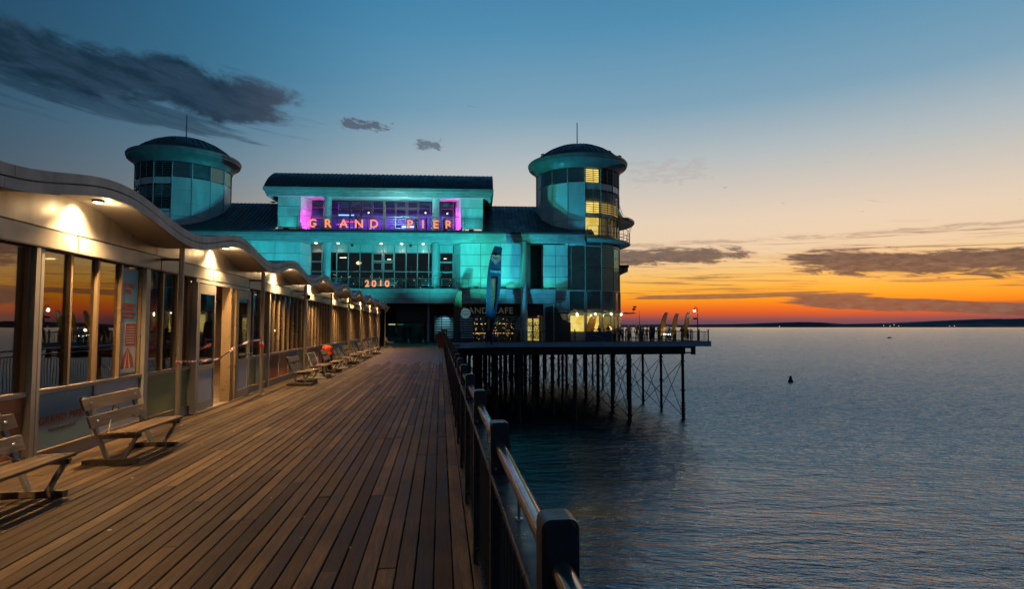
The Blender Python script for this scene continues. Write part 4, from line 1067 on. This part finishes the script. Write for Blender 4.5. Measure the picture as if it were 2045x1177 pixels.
# cafe front: glazing bars, fairy lights, plants, bright doors
CFR = M('cafe_frame', (.05, .05, .045), .5)
for u in [8.2 + .78 * k for k in range(11)]: box('cafe_bar', (u - .04, u + .04, .55, .65, 0, 2.75), CFR, bd)
for a in [8.2 + .78 * k for k in range(10)]:
    box('pane', (a + .05, a + .73, .59, .60, 0.05, 2.7), GLB, bd)
box('cafe_fascia', (8.1, 16.5, .45, .7, 2.76, 3.9), M('cafe_sign_board', (.018, .022, .02), .5), bd)
CAFEL = M('cafe_letters', (.35, .33, .26), .5, emit=(1, .9, .62), es=.06)
text('cafe_lettering', 'GRAND CAFE', .94, .012, CAFEL, Matrix.Translation((6.45, .40, 2.95)) @ FRONT, bd, bold=-.012, space=1.05)
mb = MB()
for k in range(190):
    u = rr_.uniform(8.3, 12.8); mb.ball((u, rr_.uniform(1.0, 2.5), rr_.choice([.9, .92, 1.9, rr_.uniform(.1, 2.6), rr_.uniform(.1, 1.6)])), rr_.uniform(.018, .045), 5)
mb.build('fairy_lights', EM('fairy_warm', (1, .5, .13), 3.5), bd, kind='stuff')
LEAF = M('leaf_green', (.05, .13, .03), .6)
mb = MB()
for k in range(420):
    t_ = rr_.random() * 6.28; r_ = .62 * rr_.random() ** .5; c_ = Vector((10.75 + r_ * math.cos(t_), 1.3 + .4 * math.sin(t_), 1.9 + rr_.uniform(-.55, .55)))
    d1_ = Vector((rr_.uniform(-1, 1), rr_.uniform(-1, 1), rr_.uniform(-1, 1))).normalized() * .07; d2_ = d1_.cross(Vector((0, 0, 1))).normalized() * .03
    mb.add([c_ - d1_, c_ + d2_, c_ + d1_, c_ - d2_], [(0, 1, 2, 3)])
pl = empty('potted_tree', LW(0, 0), -A); tag(pl, 'small bushy tree with green lights inside the cafe window', 'plant')
mb.build('leaves', LEAF, pl, kind='stuff'); MB().tube([(10.75, 1.3, .4), (10.75, 1.3, 1.7)], .04, 6).build('trunk', FW_, pl); MB().lathe([(0, 0), (.2, 0), (.27, .42), (0, .42)], 12, (10.75, 1.3, 0)).build('pot', FW_, pl, True)
point('green_glow', LW(10.75, .95, 2.0), 9, (.5, 1, .2), .1); point('amber_glow', LW(9.4, 1.4, 1.2), 16, (1, .5, .15), .1); point('amber_glow', LW(12, 1.6, 1.2), 12, (1, .5, .15), .1)
box('lit_doorway', (13.95, 15.2, 1.0, 1.05, .15, 2.45), FLIT, bd)
for u in (13.9, 14.55, 15.2): box('doorway_frame', (u - .05, u + .05, .9, .99, 0, 2.6), CFR, bd)
box('doorway_frame', (13.96, 15.14, .9, .99, 1.7, 1.76), CFR, bd)
mb = MB()
for k in range(300):
    c_ = Vector((rr_.uniform(14.0, 15.15), .8, rr_.uniform(.3, 2.1))); d1_ = Vector((rr_.uniform(-1, 1), 0, rr_.uniform(-1, 1))).normalized() * .08; d2_ = Vector((d1_.z, .02, -d1_.x)) * .35
    if rr_.random() < .75: mb.add([c_ - d1_, c_ + d2_, c_ + d1_, c_ - d2_], [(0, 1, 2, 3)])
pq = empty('climbing_plant', LW(0, 0), -A); tag(pq, 'leafy plants silhouetted against the bright yellow doorway', 'plant'); mb.build('leaves', LEAF, pq, kind='stuff'); MB().tube([(14.3, .8, 0), (14.4, .8, 1.6)], .02, 5).build('stem', FW_, pq)
# sweeping dark wing wall by the right tower
prof = [(15.7, 0), (15.7, 3.6), (16.4, 3.75), (16.9, 3.5), (17.2, 2.9), (17.5, 2.3), (18.3, 2.0), (18.3, 0)]
MB().prism(prof, -.35, -.15, 'y').build('wing_screen', M('wing_dark', (.025, .035, .035), .5), bd)
MB().tube([(16.55, -.4, 0), (16.55, -.4, 4)], .05, 6).build('down_pipe', TEALB, bd)
# handrail bracket at the right end of the upper eaves
MB().tube([(9.6, 1, 14.4), (10.1, 1, 14.4), (10.1, 1, 13.8), (9.6, 1, 13.8)], .03, 5).build('end_ladder', DARKM, bd)

# ---------------- floodlights on the pavilion
TQ = (.04, .92, .95); TG = (.05, 1.0, .76); TB = (.04, .66, 1.0)
fixt = MB().box(-.25, .25, -.1, .1, 0, .16).me('floodlight', DARKM)
def flood(u, v, z, to, e, c, sx=.5, kind='A', size=110):
    if kind == 'A': area('flood', LW(u, v, z + .22), LW(*to), e, c, sx, .15)
    else: spot('flood', LW(u, v, z + .22), LW(*to), e, c, size, .8, .15)
    f = link('floodlight', fixt, bd); f.location = (u, v, z)
for u in (-18, -12.5): flood(u, -.75, 5.52, (u, .9, 10), 230, TQ, 4.5)
flood(-6, -.62, 5.52, (-6, 2, 10), 7, TQ, 2); flood(-1, -.62, 5.52, (-1, 2, 10), 25, TQ, 3); flood(4, -.62, 5.52, (4, 2, 10), 7, TQ, 2)
for u in (8.6, 11.4): flood(u, -.75, 5.52, (u, .9, 10), 20, TG, 2.8)
flood(16.2, -1.0, 5.42, (17.2, .4, 10), 16, TG, 1.5)
for u in (UC - 9.2, UC + 9.2): flood(u, -.95, 11.3, (u, .3, 15), 16, TQ, 1.6)
flood(.9, -1.85, 11.4, (.9, -1.2, 15.3), 330, (.35, 1, .95), 1.0)
for u in (-7, 6): flood(u, -1.75, 11.4, (u, -1.2, 15.3), 26, TQ, 3)
# floodlights added on the last railing posts, an invented mounting, wash the whole front
box('ledge_back', (-14, 16.6, -.52, -.42, 3.96, 5.24), DWALL, bd)  # unseen backing, added to stop cafe light leaking through the panel joints
for (y, e, c, to, sz) in ((48.4, 7600, TB, (-20, 2, 14), 50), (49.8, 9000, TQ, (-8, 0, 11), 55), (51.2, 8600, TQ, (4, 0, 11), 60), (52.6, 7600, TG, (11, 0, 10), 50), (54.0, 11000, TB, (19.5, 0, 11.5), 55)):
    spot('flood', (.29, y, 1.42), LW(*to), e, c, sz, 1.0, .15)
    f = link('floodlight', fixt, bd); f.matrix_world = Matrix.Translation((.29, y, 1.2))
spot('flood', LW(19.5, -1.2, 11.3), LW(18.5, 0, 17), 40, TB, 110, .8, .15)

# ================================================================== KIOSK, SIGNS, FLAGS, LAMP
ks = empty('kiosk', LW(4.4, -1.0), -A); tag(ks, 'closed kiosk with horizontally slatted shutters beside the covered entrance', 'kiosk')
KB = M('kiosk_blue', (.05, .07, .12), .5); KS = M('kiosk_slat', (.62, .66, .66), .4)
box('body', (0, 3.9, .1, 1.8, 0, 2.5), KB, ks)
for (a, b_) in ((.05, .72), (.82, 1.95), (2.6, 3.85)):
    for k in range(9): box('shutter_slat', (a, b_, .02, .09, .45 + .24 * k, .58 + .24 * k), KS, ks)
box('header', (-.05, 3.95, -.02, .099, 2.52, 2.75), M('kiosk_header', (.06, .04, .12), .5), ks)
spot('kiosk_fill', LW(5.6, -1.9, 2.9), LW(5.4, -1, 1.8), 55, (.3, .9, 1), 80, .8)  # added teal fill to brighten the slats, no fixture behind it
bb = empty('bubble_sign', LW(7.55, -1.15, 2.95), -A); tag(bb, 'round white and dark disc sign hanging above the kiosk', 'sign')
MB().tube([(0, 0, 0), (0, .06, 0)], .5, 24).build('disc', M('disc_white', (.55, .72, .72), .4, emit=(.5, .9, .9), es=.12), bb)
mb = MB()
for k in range(7): mb.bar((-.32 + k * .11, -.01, -.28 + .1 * (k % 2)), (-.38 + k * .12, -.01, .02), .035)
mb.bar((-.4, -.01, .12), (.1, -.01, .25), .04).bar((.1, -.01, .25), (.42, -.01, .12), .04).build('disc_scrawl', DARKM, bb); MB().bar((0, .03, .5), (0, .03, 1.0), .04).build('hanger', DARKM, bb)
ob = empty('orange_board', LW(4.6, -2.0), -A); tag(ob, 'low orange brown wooden board stand in front of the kiosk', 'board')
bevel(box('board_panel', (0, .75, 0, .05, .12, .95), M('board_orange', (.30, .10, .03), .6), ob), .01); box('foot', (.05, .15, -.2, .3, 0, .11), FW_, ob); box('foot', (.6, .7, -.2, .3, 0, .11), FW_, ob)
bx_ = empty('timber_bollard', (.02, 47.0, 0)); tag(bx_, 'square reddish brown timber box post standing at the far end of the railing', 'post')
bevel(box('shaft', (-.22, .22, -.22, .22, 0, 1.15), M('bollard_wood', (.13, .035, .02), .6), bx_), .02); box('cap', (-.25, .25, -.25, .25, 1.15, 1.2), FW_, bx_)
tr = MB().prism([(-.18, .0), (.42, .05), (.12, -.42)], 0, .04, 'y').build('end_triangle', M('pale_triangle', (.5, .6, .75), .5), None); tr.location = (-4.35, 47.7, 3.15)
tag(tr, 'small pale triangular pennant at the far end of the wavy roof', 'pennant')
for k, (x, y) in enumerate(((-3.3, 57.5), (-1.9, 57.8))):
    o = empty('traffic_cone', (x + .2, y + 1.5, 0)); tag(o, ['left white cone on the dark floor inside the covered entrance', 'right white cone on the dark floor inside the covered entrance'][k], 'cone')
    MB().lathe([(.11, .02), (.02, .45), (0, .46)], 12).build('cone_body', M('cone_white', (.5, .5, .46), .5), o, True); box('cone_base', (-.15, .15, -.15, .15, 0, .02), DARKM, o)

def feather(name, loc, h, wd, mats, label, rz=0, lean=0.0, foot=.22):
    """curved-top feather flag on a bowed pole; mats = cloth material; width to the right of the pole"""
    F = empty(name, loc, rz); tag(F, label, 'flag'); n = 22; pts = []
    for i in range(n + 1):
        t_ = i / n; z = h * (foot * .6 + (1 - foot * .6) * t_)
        bow = wd * .52 * max(0, (t_ - .45) / .55) ** 2.4; pts.append((bow * 1.0 + lean * h * t_, 0, z if t_ < .86 else h * (foot * .6 + (1 - foot * .6) * (.86 + (t_ - .86) * .8))))
    MB().tube([(0, 0, 0)] + pts + [(pts[-1][0] + wd * .35, 0, pts[-1][2] - wd * .04)], [.03] + [.025] * (n + 1) + [.015], 6).build('pole', DARKM, F, True)
    vs = []; m_ = 7
    for i, p in enumerate(pts):
        t_ = i / n; wv = wd * min(1, .42 + 1.1 * t_) * (1 - max(0, (t_ - .9) / .1) * .25)
        right = min(p[0] + wv, lean * h * t_ + wd * 1.0)
        if t_ > .9: right = lean * h * t_ + wd * (1.0 + .05 * (t_ - .9) * 10)
        for j in range(m_ + 1):
            s_ = j / m_; x = p[0] + .02 + (right - p[0]) * s_; vs.append((x, .05 * wd * math.sin(s_ * 5 + t_ * 7) * s_, p[2] - (.10 * wd * s_ * s_ if t_ > .85 else 0) - (h * .10 * s_ if t_ < .02 else 0)))
    fs = [(i * (m_ + 1) + j, i * (m_ + 1) + j + 1, (i + 1) * (m_ + 1) + j + 1, (i + 1) * (m_ + 1) + j) for i in range(n) for j in range(m_)]
    MB().add(vs, fs).build('cloth', mats, F, True)
    MB().lathe([(0, .05), (.25, .04), (.27, 0)], 12).build('base', DARKM, F)
    return F
def two_tone(name, c1, c2, zc, soft=.1, c3=None, z3=0, rough=.6):
    m = bpy.data.materials.new(name); m.use_nodes = True; t = m.node_tree; x, y, z = sep(t, t.nodes.new('ShaderNodeTexCoord').outputs['Object'])
    c_ = mixc(t, z.sm(zc - soft, zc + soft), c1, c2)
    if c3: c_ = mixc(t, z.sm(z3 - soft, z3 + soft), c_, c3)
    t.links.new(c_, t.nodes['Principled BSDF'].inputs['Base Color']); t.nodes['Principled BSDF'].inputs['Roughness'].default_value = rough; return m
BLU = two_tone('flag_blue', (.014, .022, .06), (.012, .020, .055), 3.0, 1.0)
bf = feather('feather_flag', (4.35, 57.5, -.55), 10.25, 1.36, BLU, 'tall blue feather flag printed TWISTER with a pink heart logo and a striped ice lolly', lean=.012)
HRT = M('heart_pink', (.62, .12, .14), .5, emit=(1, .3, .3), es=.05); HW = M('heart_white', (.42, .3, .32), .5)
def heart(s_, w_, c_=(0, 0)):
    pts = [(c_[0] + s_ * .0625 * 16 * math.sin(a) ** 3, -.10, c_[1] + s_ * .0625 * (13 * math.cos(a) - 5 * math.cos(2 * a) - 2 * math.cos(3 * a) - math.cos(4 * a))) for a in [2 * math.pi * k / 26 for k in range(27)]]
    return MB().tube(pts, w_, 5, False)
heart(.50, .055, (.93, 8.75)).build('logo_heart', HRT, bf); heart(.33, .045, (.93, 8.8)).build('logo_heart', HW, bf); heart(.17, .04, (.93, 8.83)).build('logo_heart', HRT, bf)
text('flag_lettering', 'TWISTER', .30, .01, HW, Matrix.Translation((.36, -.10, 7.42)) @ Matrix.Rotation(R(3), 4, 'Y') @ FRONT, bf, bold=.008)
LG = M('lolly_green', (.12, .035, .018), .5); LR = M('lolly_red', (.50, .05, .04), .5); LY = M('lolly_cream', (.30, .16, .08), .5)
MB().add([(.38 + .0, -.10, 6.9), (.95, -.10, 6.85), (.88, -.10, 5.1), (.72, -.10, 3.9), (.50, -.10, 3.9), (.42, -.10, 5.2), (.4, -.04, 6.9), (.93, -.04, 6.85), (.86, -.04, 5.1), (.70, -.04, 3.9), (.52, -.04, 3.9), (.44, -.04, 5.2)],
         [(0, 1, 2, 3, 4, 5), (11, 10, 9, 8, 7, 6)] + [(i, (i + 1) % 6, (i + 1) % 6 + 6, i + 6) for i in range(6)]).build('lolly_print', LG, bf)
mb = MB()
for k in range(6): mb.bar((.46, -.115, 4.3 + .42 * k), (.84, -.115, 4.55 + .42 * k), .1, .02)
mb.build('lolly_stripe', LY, bf); MB().add([(.5, -.125, 6.85), (.88, -.125, 6.8), (.72, -.125, 5.6)], [(0, 1, 2)]).build('lolly_tip', LR, bf)
MB().add([(.12, -.10, 2.9), (.34, -.10, 2.9), (.38, -.10, 1.9), (.14, -.10, 1.7)], [(0, 1, 2, 3)]).build('small_print', M('print_orange', (.5, .2, .05), .5), bf)
gf = feather('feather_flag', LW(6.45, -3.6, .3), 4.9, .72, two_tone('flag_lime', (.10, .085, .03), (.12, .09, .05), 2.2, .5, (.22, .07, .04), 4.2), 'slim lime green feather flag with a red dot at the end of the boardwalk railing', lean=.01)
MB().tube([(.32, -.06, 2.7), (.32, -.07, 2.7)], .19, 16).build('red_dot', LR, gf)
def translucent(m):
    t = m.node_tree; p = t.nodes['Principled BSDF']; o = t.nodes['Material Output']; tr = t.nodes.new('ShaderNodeBsdfTranslucent'); mx = t.nodes.new('ShaderNodeMixShader')
    src = p.inputs['Base Color'].links[0].from_socket; t.links.new(src, tr.inputs[0]); mx.inputs[0].default_value = .55
    t.links.new(p.outputs[0], mx.inputs[1]); t.links.new(tr.outputs[0], mx.inputs[2]); t.links.new(mx.outputs[0], o.inputs[0]); return m
OF = lambda nm: translucent(two_tone(nm, (.80, .36, .03), (.75, .38, .06), 1.0, .4, (.6, .45, .28), 2.3))
feather('feather_flag', (10.9 + 3.6, 58.9, 0), 2.9, .78, OF('flag_o1'), 'orange and cream feather flag in front of the lit tower windows', lean=.14)
feather('feather_flag', (7.15, 59.2, 0), 2.7, .6, two_tone('flag_sage', (.16, .16, .08), (.20, .26, .20), 1.3), 'dim grey green feather flag in front of the cafe entrance', lean=.12)
for k, (x, lb) in enumerate(((22.45, 'leftmost of the three orange feather flags among the crowd, leaning most'), (23.75, 'middle of the three orange feather flags among the crowd'), (25.1, 'rightmost of the three orange feather flags, nearest the lamp post'))):
    f_ = feather('feather_flag', (x, 59.6, .2), 2.95 - .1 * (k == 1), .50, OF('flag_p%d' % k), lb, lean=.16 - .04 * k); f_['group'] = 'orange feather flags at the platform end'
bnr = empty('fence_banner', (14.3, 58.0, .2)); tag(bnr, 'long blue banner with orange swirls fixed on the platform fence below the lit tower windows', 'banner')
box('sheet', (0, 2.7, -.02, .0, 0, .92), M('banner_blue', (.05, .12, .28), .6, 0, .5, 1.5, c2=(.03, .05, .12)), bnr)
MB().tube([(.1, -.025, .3), (.5, -.025, .62), (1.1, -.025, .5), (1.8, -.025, .2), (2.6, -.025, .12)], [.05, .09, .08, .05, .03], 6).build('swirl', M('banner_orange', (.4, .16, .03), .6), bnr)
lp = empty('lamp_post', (26.35, 58.9, 0)); tag(lp, 'slender dark lamp post with a hooked top and bright lantern at the platform corner', 'lamp')
MB().tube([(0, 0, 0), (0, 0, 3.35), (-.05, 0, 3.55), (-.18, 0, 3.63), (-.30, 0, 3.55), (-.33, 0, 3.42)], [.07, .045, .035, .03, .03, .03], 8).build('pole', DARKM, lp, True)
MB().lathe([(0, .12), (.1, .05), (.14, -.04), (.0, -.04)], 12, (-.33, 0, 3.35)).build('lantern_hood', DARKM, lp, True); MB().ball((-.33, 0, 3.25), .11, 10).build('lamp_glass', WHITEL, lp)
MB().box(-.45, -.12, -.1, .1, 2.35, 2.52).bar((-.1, 0, 2.45), (0, 0, 2.6), .05).build('speaker', DARKM, lp)
point('post_light', (26.02, 58.9, 3.1), 14, (.85, 1, 1), .1)
fm = empty('mast', (20.6, 60.2, 0)); tag(fm, 'thin bare mast standing among the crowd left of the orange flags', 'mast'); MB().tube([(0, 0, 0), (0, 0, 1.3), (-.03, 0, 3.3)], [.05, .04, .012], 6).build('pole', DARKM, fm); MB().lathe([(0, .04), (.2, .04), (.2, 0)], 10).build('base', DARKM, fm)

# ================================================================== PEOPLE
SKIN = M('skin', (.30, .18, .12), .6); HAIR = M('hair', (.03, .022, .015), .6)
cloth = [M('clothes_%s' % n, c_, .8) for n, c_ in (('navy', (.02, .025, .05)), ('black', (.015, .015, .015)), ('grey', (.12, .12, .12)), ('red', (.25, .04, .03)), ('white', (.4, .38, .35)), ('olive', (.07, .08, .04)), ('blue', (.05, .10, .2)), ('tan', (.25, .18, .1)))]
def person_mesh(pose):
    V_ = []; E_ = []; Rd = []
    def a(p, r, par=None):
        V_.append(p); Rd.append(r)
        if par is not None: E_.append((par, len(V_) - 1))
        return len(V_) - 1
    sit = pose == 'sit'; hz = .52 if sit else .93; ln = .06 if pose == 'lean' else 0
    pel = a((0, 0, hz), .125); w_ = a((0, ln * .4, hz + .2), .115, pel); ch = a((0, ln, hz + .43), .14, w_); nk = a((0, ln * 1.1, hz + .57), .055, ch)
    h1 = a((0, ln * 1.5, hz + .66), .075, nk); h2 = a((0, ln * 1.6, hz + .745), .092, h1); h3 = a((0, ln * 1.6, hz + .82), .06, h2)
    for s_ in (-1, 1):
        sh = a((s_ * .17, ln, hz + .50), .06, ch)
        if pose == 'arms': elb = a((s_ * .25, .12, hz + .32), .042, sh); wr = a((s_ * .12, .30, hz + .42), .032, elb); a((s_ * .08, .36, hz + .46), .028, wr)
        elif sit or pose == 'lean': elb = a((s_ * .23, .05, hz + .25), .042, sh); wr = a((s_ * .15, .26, hz + .22), .032, elb); a((s_ * .12, .34, hz + .22), .028, wr)
        else: elb = a((s_ * .23, -.02, hz + .22), .042, sh); wr = a((s_ * .24, .05, hz - .02), .032, elb); a((s_ * .24, .07, hz - .10), .028, wr)
        hp = a((s_ * .09, 0, hz - .06), .095, pel)
        if sit: kn = a((s_ * .12, .42, hz - .03), .065, hp); an = a((s_ * .12, .44, .09), .042, kn)
        else:
            st_ = .1 * s_ if pose == 'walk' else 0; kn = a((s_ * .10, .02 + st_, .49), .062, hp); an = a((s_ * .11, st_ * 1.6 - .02, .09), .042, kn)
        a((s_ * .12, V_[an][1] + .13, .04), .035, an)
    me_ = bpy.data.meshes.new('person'); me_.from_pydata(V_, E_, []); o = bpy.data.objects.new('person', me_); col.objects.link(o)
    o.modifiers.new('s', 'SKIN'); sv = me_.skin_vertices[0].data
    for i, r_ in enumerate(Rd): sv[i].radius = (r_, r_ * (.72 if i in (0, 1, 2) else 1))
    sv[0].use_root = True
    o.modifiers.new('u', 'SUBSURF').levels = 1
    bpy.context.view_layer.update()
    me2 = bpy.data.meshes.new_from_object(o.evaluated_get(bpy.context.evaluated_depsgraph_get())); bpy.data.objects.remove(o)
    me2.materials.clear()
    for q in range(4): me2.materials.append(SKIN)
    for p in me2.polygons:
        c_ = p.center; hd = c_.z > hz + .60
        if hd: p.material_index = 3 if (c_.z > hz + .80 or c_.y < ln * 1.5 - .015) else 0
        elif c_.z > hz - .03 and not (sit and c_.y > .15 and c_.z < hz + .12): p.material_index = 0 if (abs(c_.x) > .05 and c_.y > .27) else 1
        else: p.material_index = 2
        p.use_smooth = True
    return me2
poses = {k: person_mesh(k) for k in ('stand', 'walk', 'arms', 'lean', 'sit')}
pr_ = random.Random(21)
vcache = {}
def person(x, y, pose, rz, c1, c2, label, group=None, z=0, sc_=1.0, hair=1):
    key = (pose, c1, c2)
    if key not in vcache:
        m_ = poses[pose].copy(); m_.materials[1] = cloth[c1]; m_.materials[2] = cloth[c2]; m_.materials[3] = HAIR; vcache[key] = m_
    o = link('person', vcache[key]); o.location = (x, y, z); o.rotation_euler = (0, 0, rz); o.scale = (sc_,) * 3
    return tag(o, label, 'person', group)
nc = 0
ORD = ['first', 'second', 'third', 'fourth', 'fifth', 'sixth', 'seventh', 'eighth', 'ninth', 'tenth', 'eleventh', 'twelfth', 'thirteenth']
CN = ['navy', 'black', 'grey', 'red', 'white', 'olive', 'blue', 'tan']
CLU = ['between the lit tower and thin mast', 'around the thin mast', 'under the orange flags', 'just left of the lamp post']
for cl_, (xa, xb, n) in enumerate(((16.5, 19.4, 13), (19.6, 22.0, 12), (22.2, 24.3, 9), (24.5, 26.0, 6))):
    for k in range(n):
        x = xa + (xb - xa) * (k + pr_.random() * .8) / n; y = 59.0 + pr_.random() * 3.2; ps_ = pr_.choice(['stand', 'stand', 'arms', 'lean', 'walk', 'lean'])
        person(x, y, ps_, pr_.uniform(-3, 3), (c1_ := pr_.randrange(8)), pr_.randrange(3), 'person in %s, %s from left %s' % (CN[c1_], ORD[k], CLU[cl_]), 'crowd at the platform end', 0, pr_.uniform(.9, 1.05))
for (px_, y, ps_, c1, lb) in ((-2.2, 63.6, 'stand', 5, 'person in dark green top standing in the shadow of the covered entrance'), (-3.9, 64.0, 'walk', 1, 'person in black at the left side of the dark covered entrance'), (-1.2, 64.5, 'stand', 3, 'person in dark red deep inside the covered entrance'), (-.3, 64.2, 'arms', 1, 'person in black at the right side of the covered entrance'), (-4.6, 63.2, 'stand', 7, 'person in tan next to the end of the arcade wall')):
    person(px_, y, ps_, pr_.uniform(-2, 2), c1, 1, lb)
person(15.35, 59.3, 'arms', -.6, 6, 0, 'person in blue raising hands beside the orange flag before the lit tower windows')
person(16.1, 59.5, 'lean', 2.2, 1, 1, 'dark figure with lowered head against the second lit tower window')
for k, (u, v, ps_) in enumerate(((-3.7, .8, 'stand'), (2.3, .9, 'lean'), (3.4, .7, 'stand'), (5.3, .9, 'stand'))):
    q = LW(u, v, 11.3); person(q[0], q[1], ps_, 2.5 + k, 1, 1, ['lone dark figure on the top balcony behind the letter N and D', 'dark figure leaning on the top balcony behind the letter P', 'dark figure on the top balcony behind the letter I', 'dark figure on the top balcony behind the last letter R'][k], None, q[2])
# tables with small lights among the crowd
mb = MB()
tb_ = empty('patio_table', (23.4, 60.2, 0)); tag(tb_, 'patio table with small lights on it amid the crowd', 'table')
MB().lathe([(0, .74), (.5, .74), (.5, .70), (.05, .70), (.05, .03), (.3, .03), (.3, 0)], 14).build('table_top', FW_, tb_)
for k in range(7):
    a = k * .9; q = MB().ball((.3 * math.cos(a) * (1 + k * .2), .3 * math.sin(a), .80), .045, 6).build('candle', WARM if k % 2 else WHITEL, tb_)
point('crowd_glow', (23.3, 59.7, 1.3), 14, (1, .7, .4), .1); point('crowd_glow', (20.3, 60.2, 1.5), 8, (1, .45, .2), .1); point('crowd_glow', (16.9, 59.6, 1.0), 5, (1, .3, .15), .1)

# ================================================================== ON THE WATER, BIRDS
def on_sea(px, py):
    F = 1190.; th = math.atan(63.5 / F); ps = math.atan(142.5 * math.cos(th) / F); c_, s_ = math.cos(ps), math.sin(ps); ct, st_ = math.cos(th), math.sin(th)
    a = (px - 1022.5) / F; b_ = (588.5 - py) / F
    d = (s_ * ct + a * c_ - b_ * s_ * st_, c_ * ct - a * s_ - b_ * c_ * st_, st_ + b_ * ct); t_ = (SEA - 1.65) / d[2]
    return (d[0] * t_, d[1] * t_, SEA)
bu = empty('buoy', on_sea(1579, 764)); tag(bu, 'dark conical buoy floating alone on the open water', 'buoy')
k = 1190; BD = bu.location.y / 1190
MB().lathe([(0, -.5 * BD * 3), (5.3 * BD, -1 * BD), (5.3 * BD, 2.5 * BD), (3.4 * BD, 6 * BD), (3.0 * BD, 11 * BD), (1.2 * BD, 13.5 * BD), (0, 14 * BD)], 20).build('body', M('buoy_dark', (.012, .012, .012), .6), bu, True)
MB().lathe([(3.2 * BD, 9 * BD), (3.5 * BD, 9.5 * BD), (3.1 * BD, 10.2 * BD)], 16).build('collar', DARKM, bu)
bt = empty('boat', on_sea(1776, 676)); tag(bt, 'tiny dark motor boat far out on the water', 'boat'); BS = bt.location.y / 1190 * 5
MB().prism([(-1.0 * BS, .25 * BS), (-.85 * BS, -.05 * BS), (.8 * BS, -.05 * BS), (1.15 * BS, .3 * BS)], -.3 * BS, .3 * BS, 'y').build('hull', DARKM, bt); MB().prism([(-.4 * BS, .26 * BS), (-.3 * BS, .6 * BS), (.15 * BS, .6 * BS), (.4 * BS, .28 * BS)], -.22 * BS, .22 * BS, 'y').build('cabin', DARKM, bt)
BIRD = M('bird_grey', (.10, .10, .10), .7)
bm_ = MB().ball((0, 0, .12), .13, 8, (2.0, .8, .8)).ball((.28, 0, .24), .065, 8).tube([(.33, 0, .24), (.43, 0, .22)], [.02, .006], 5).tube([(-.2, 0, .13), (-.42, 0, .17)], [.07, .02], 6).me('gull', BIRD, True)
for k, (px, py, lb) in enumerate(((1475, 730, 'gull on the water, nearest to the platform piles'), (1656, 745, 'gull on the water, right of the buoy'), (1700, 744, 'gull on the water between the buoy and the trio to the right'), (1777, 745, 'gull leading the trio floating to the right of the buoy'), (1789, 742, 'gull in the middle of the trio right of the buoy'), (1826, 747, 'gull at the right end of the floating line'))):
    o = link('gull', bm_); o.location = on_sea(px, py); o.rotation_euler = (0, 0, k * 1.3); s_ = o.location.y / 1190 * 4.5 / .6; o.scale = (s_ * .55,) * 3; tag(o, lb, 'bird', 'gulls floating on the sea')
TB_, TA_ = (19.85, 4.2), (-22.7, 4.2)
for k, (c_, a, r_, z, lb) in enumerate(((TA_, -20, 4.6, 19.95, 'gull perched at the left on the left tower dome'), (TA_, 8, 3.9, 20.6, 'gull perched higher on the left tower dome'))):
    o = link('gull', bm_); o.location = LW(c_[0] + r_ * math.sin(R(a)), c_[1] - r_ * math.cos(R(a)), z); o.rotation_euler = (0, 0, k * 2 + 1); o.scale = (.9,) * 3; tag(o, lb, 'bird')
o = link('gull', bm_); o.location = LW(-13.9, 5.9, 15.32); tag(o, 'gull perched on the ridge of the low roof right of the left tower', 'bird')
print('planks', nplank, 'objects', len(bpy.data.objects))
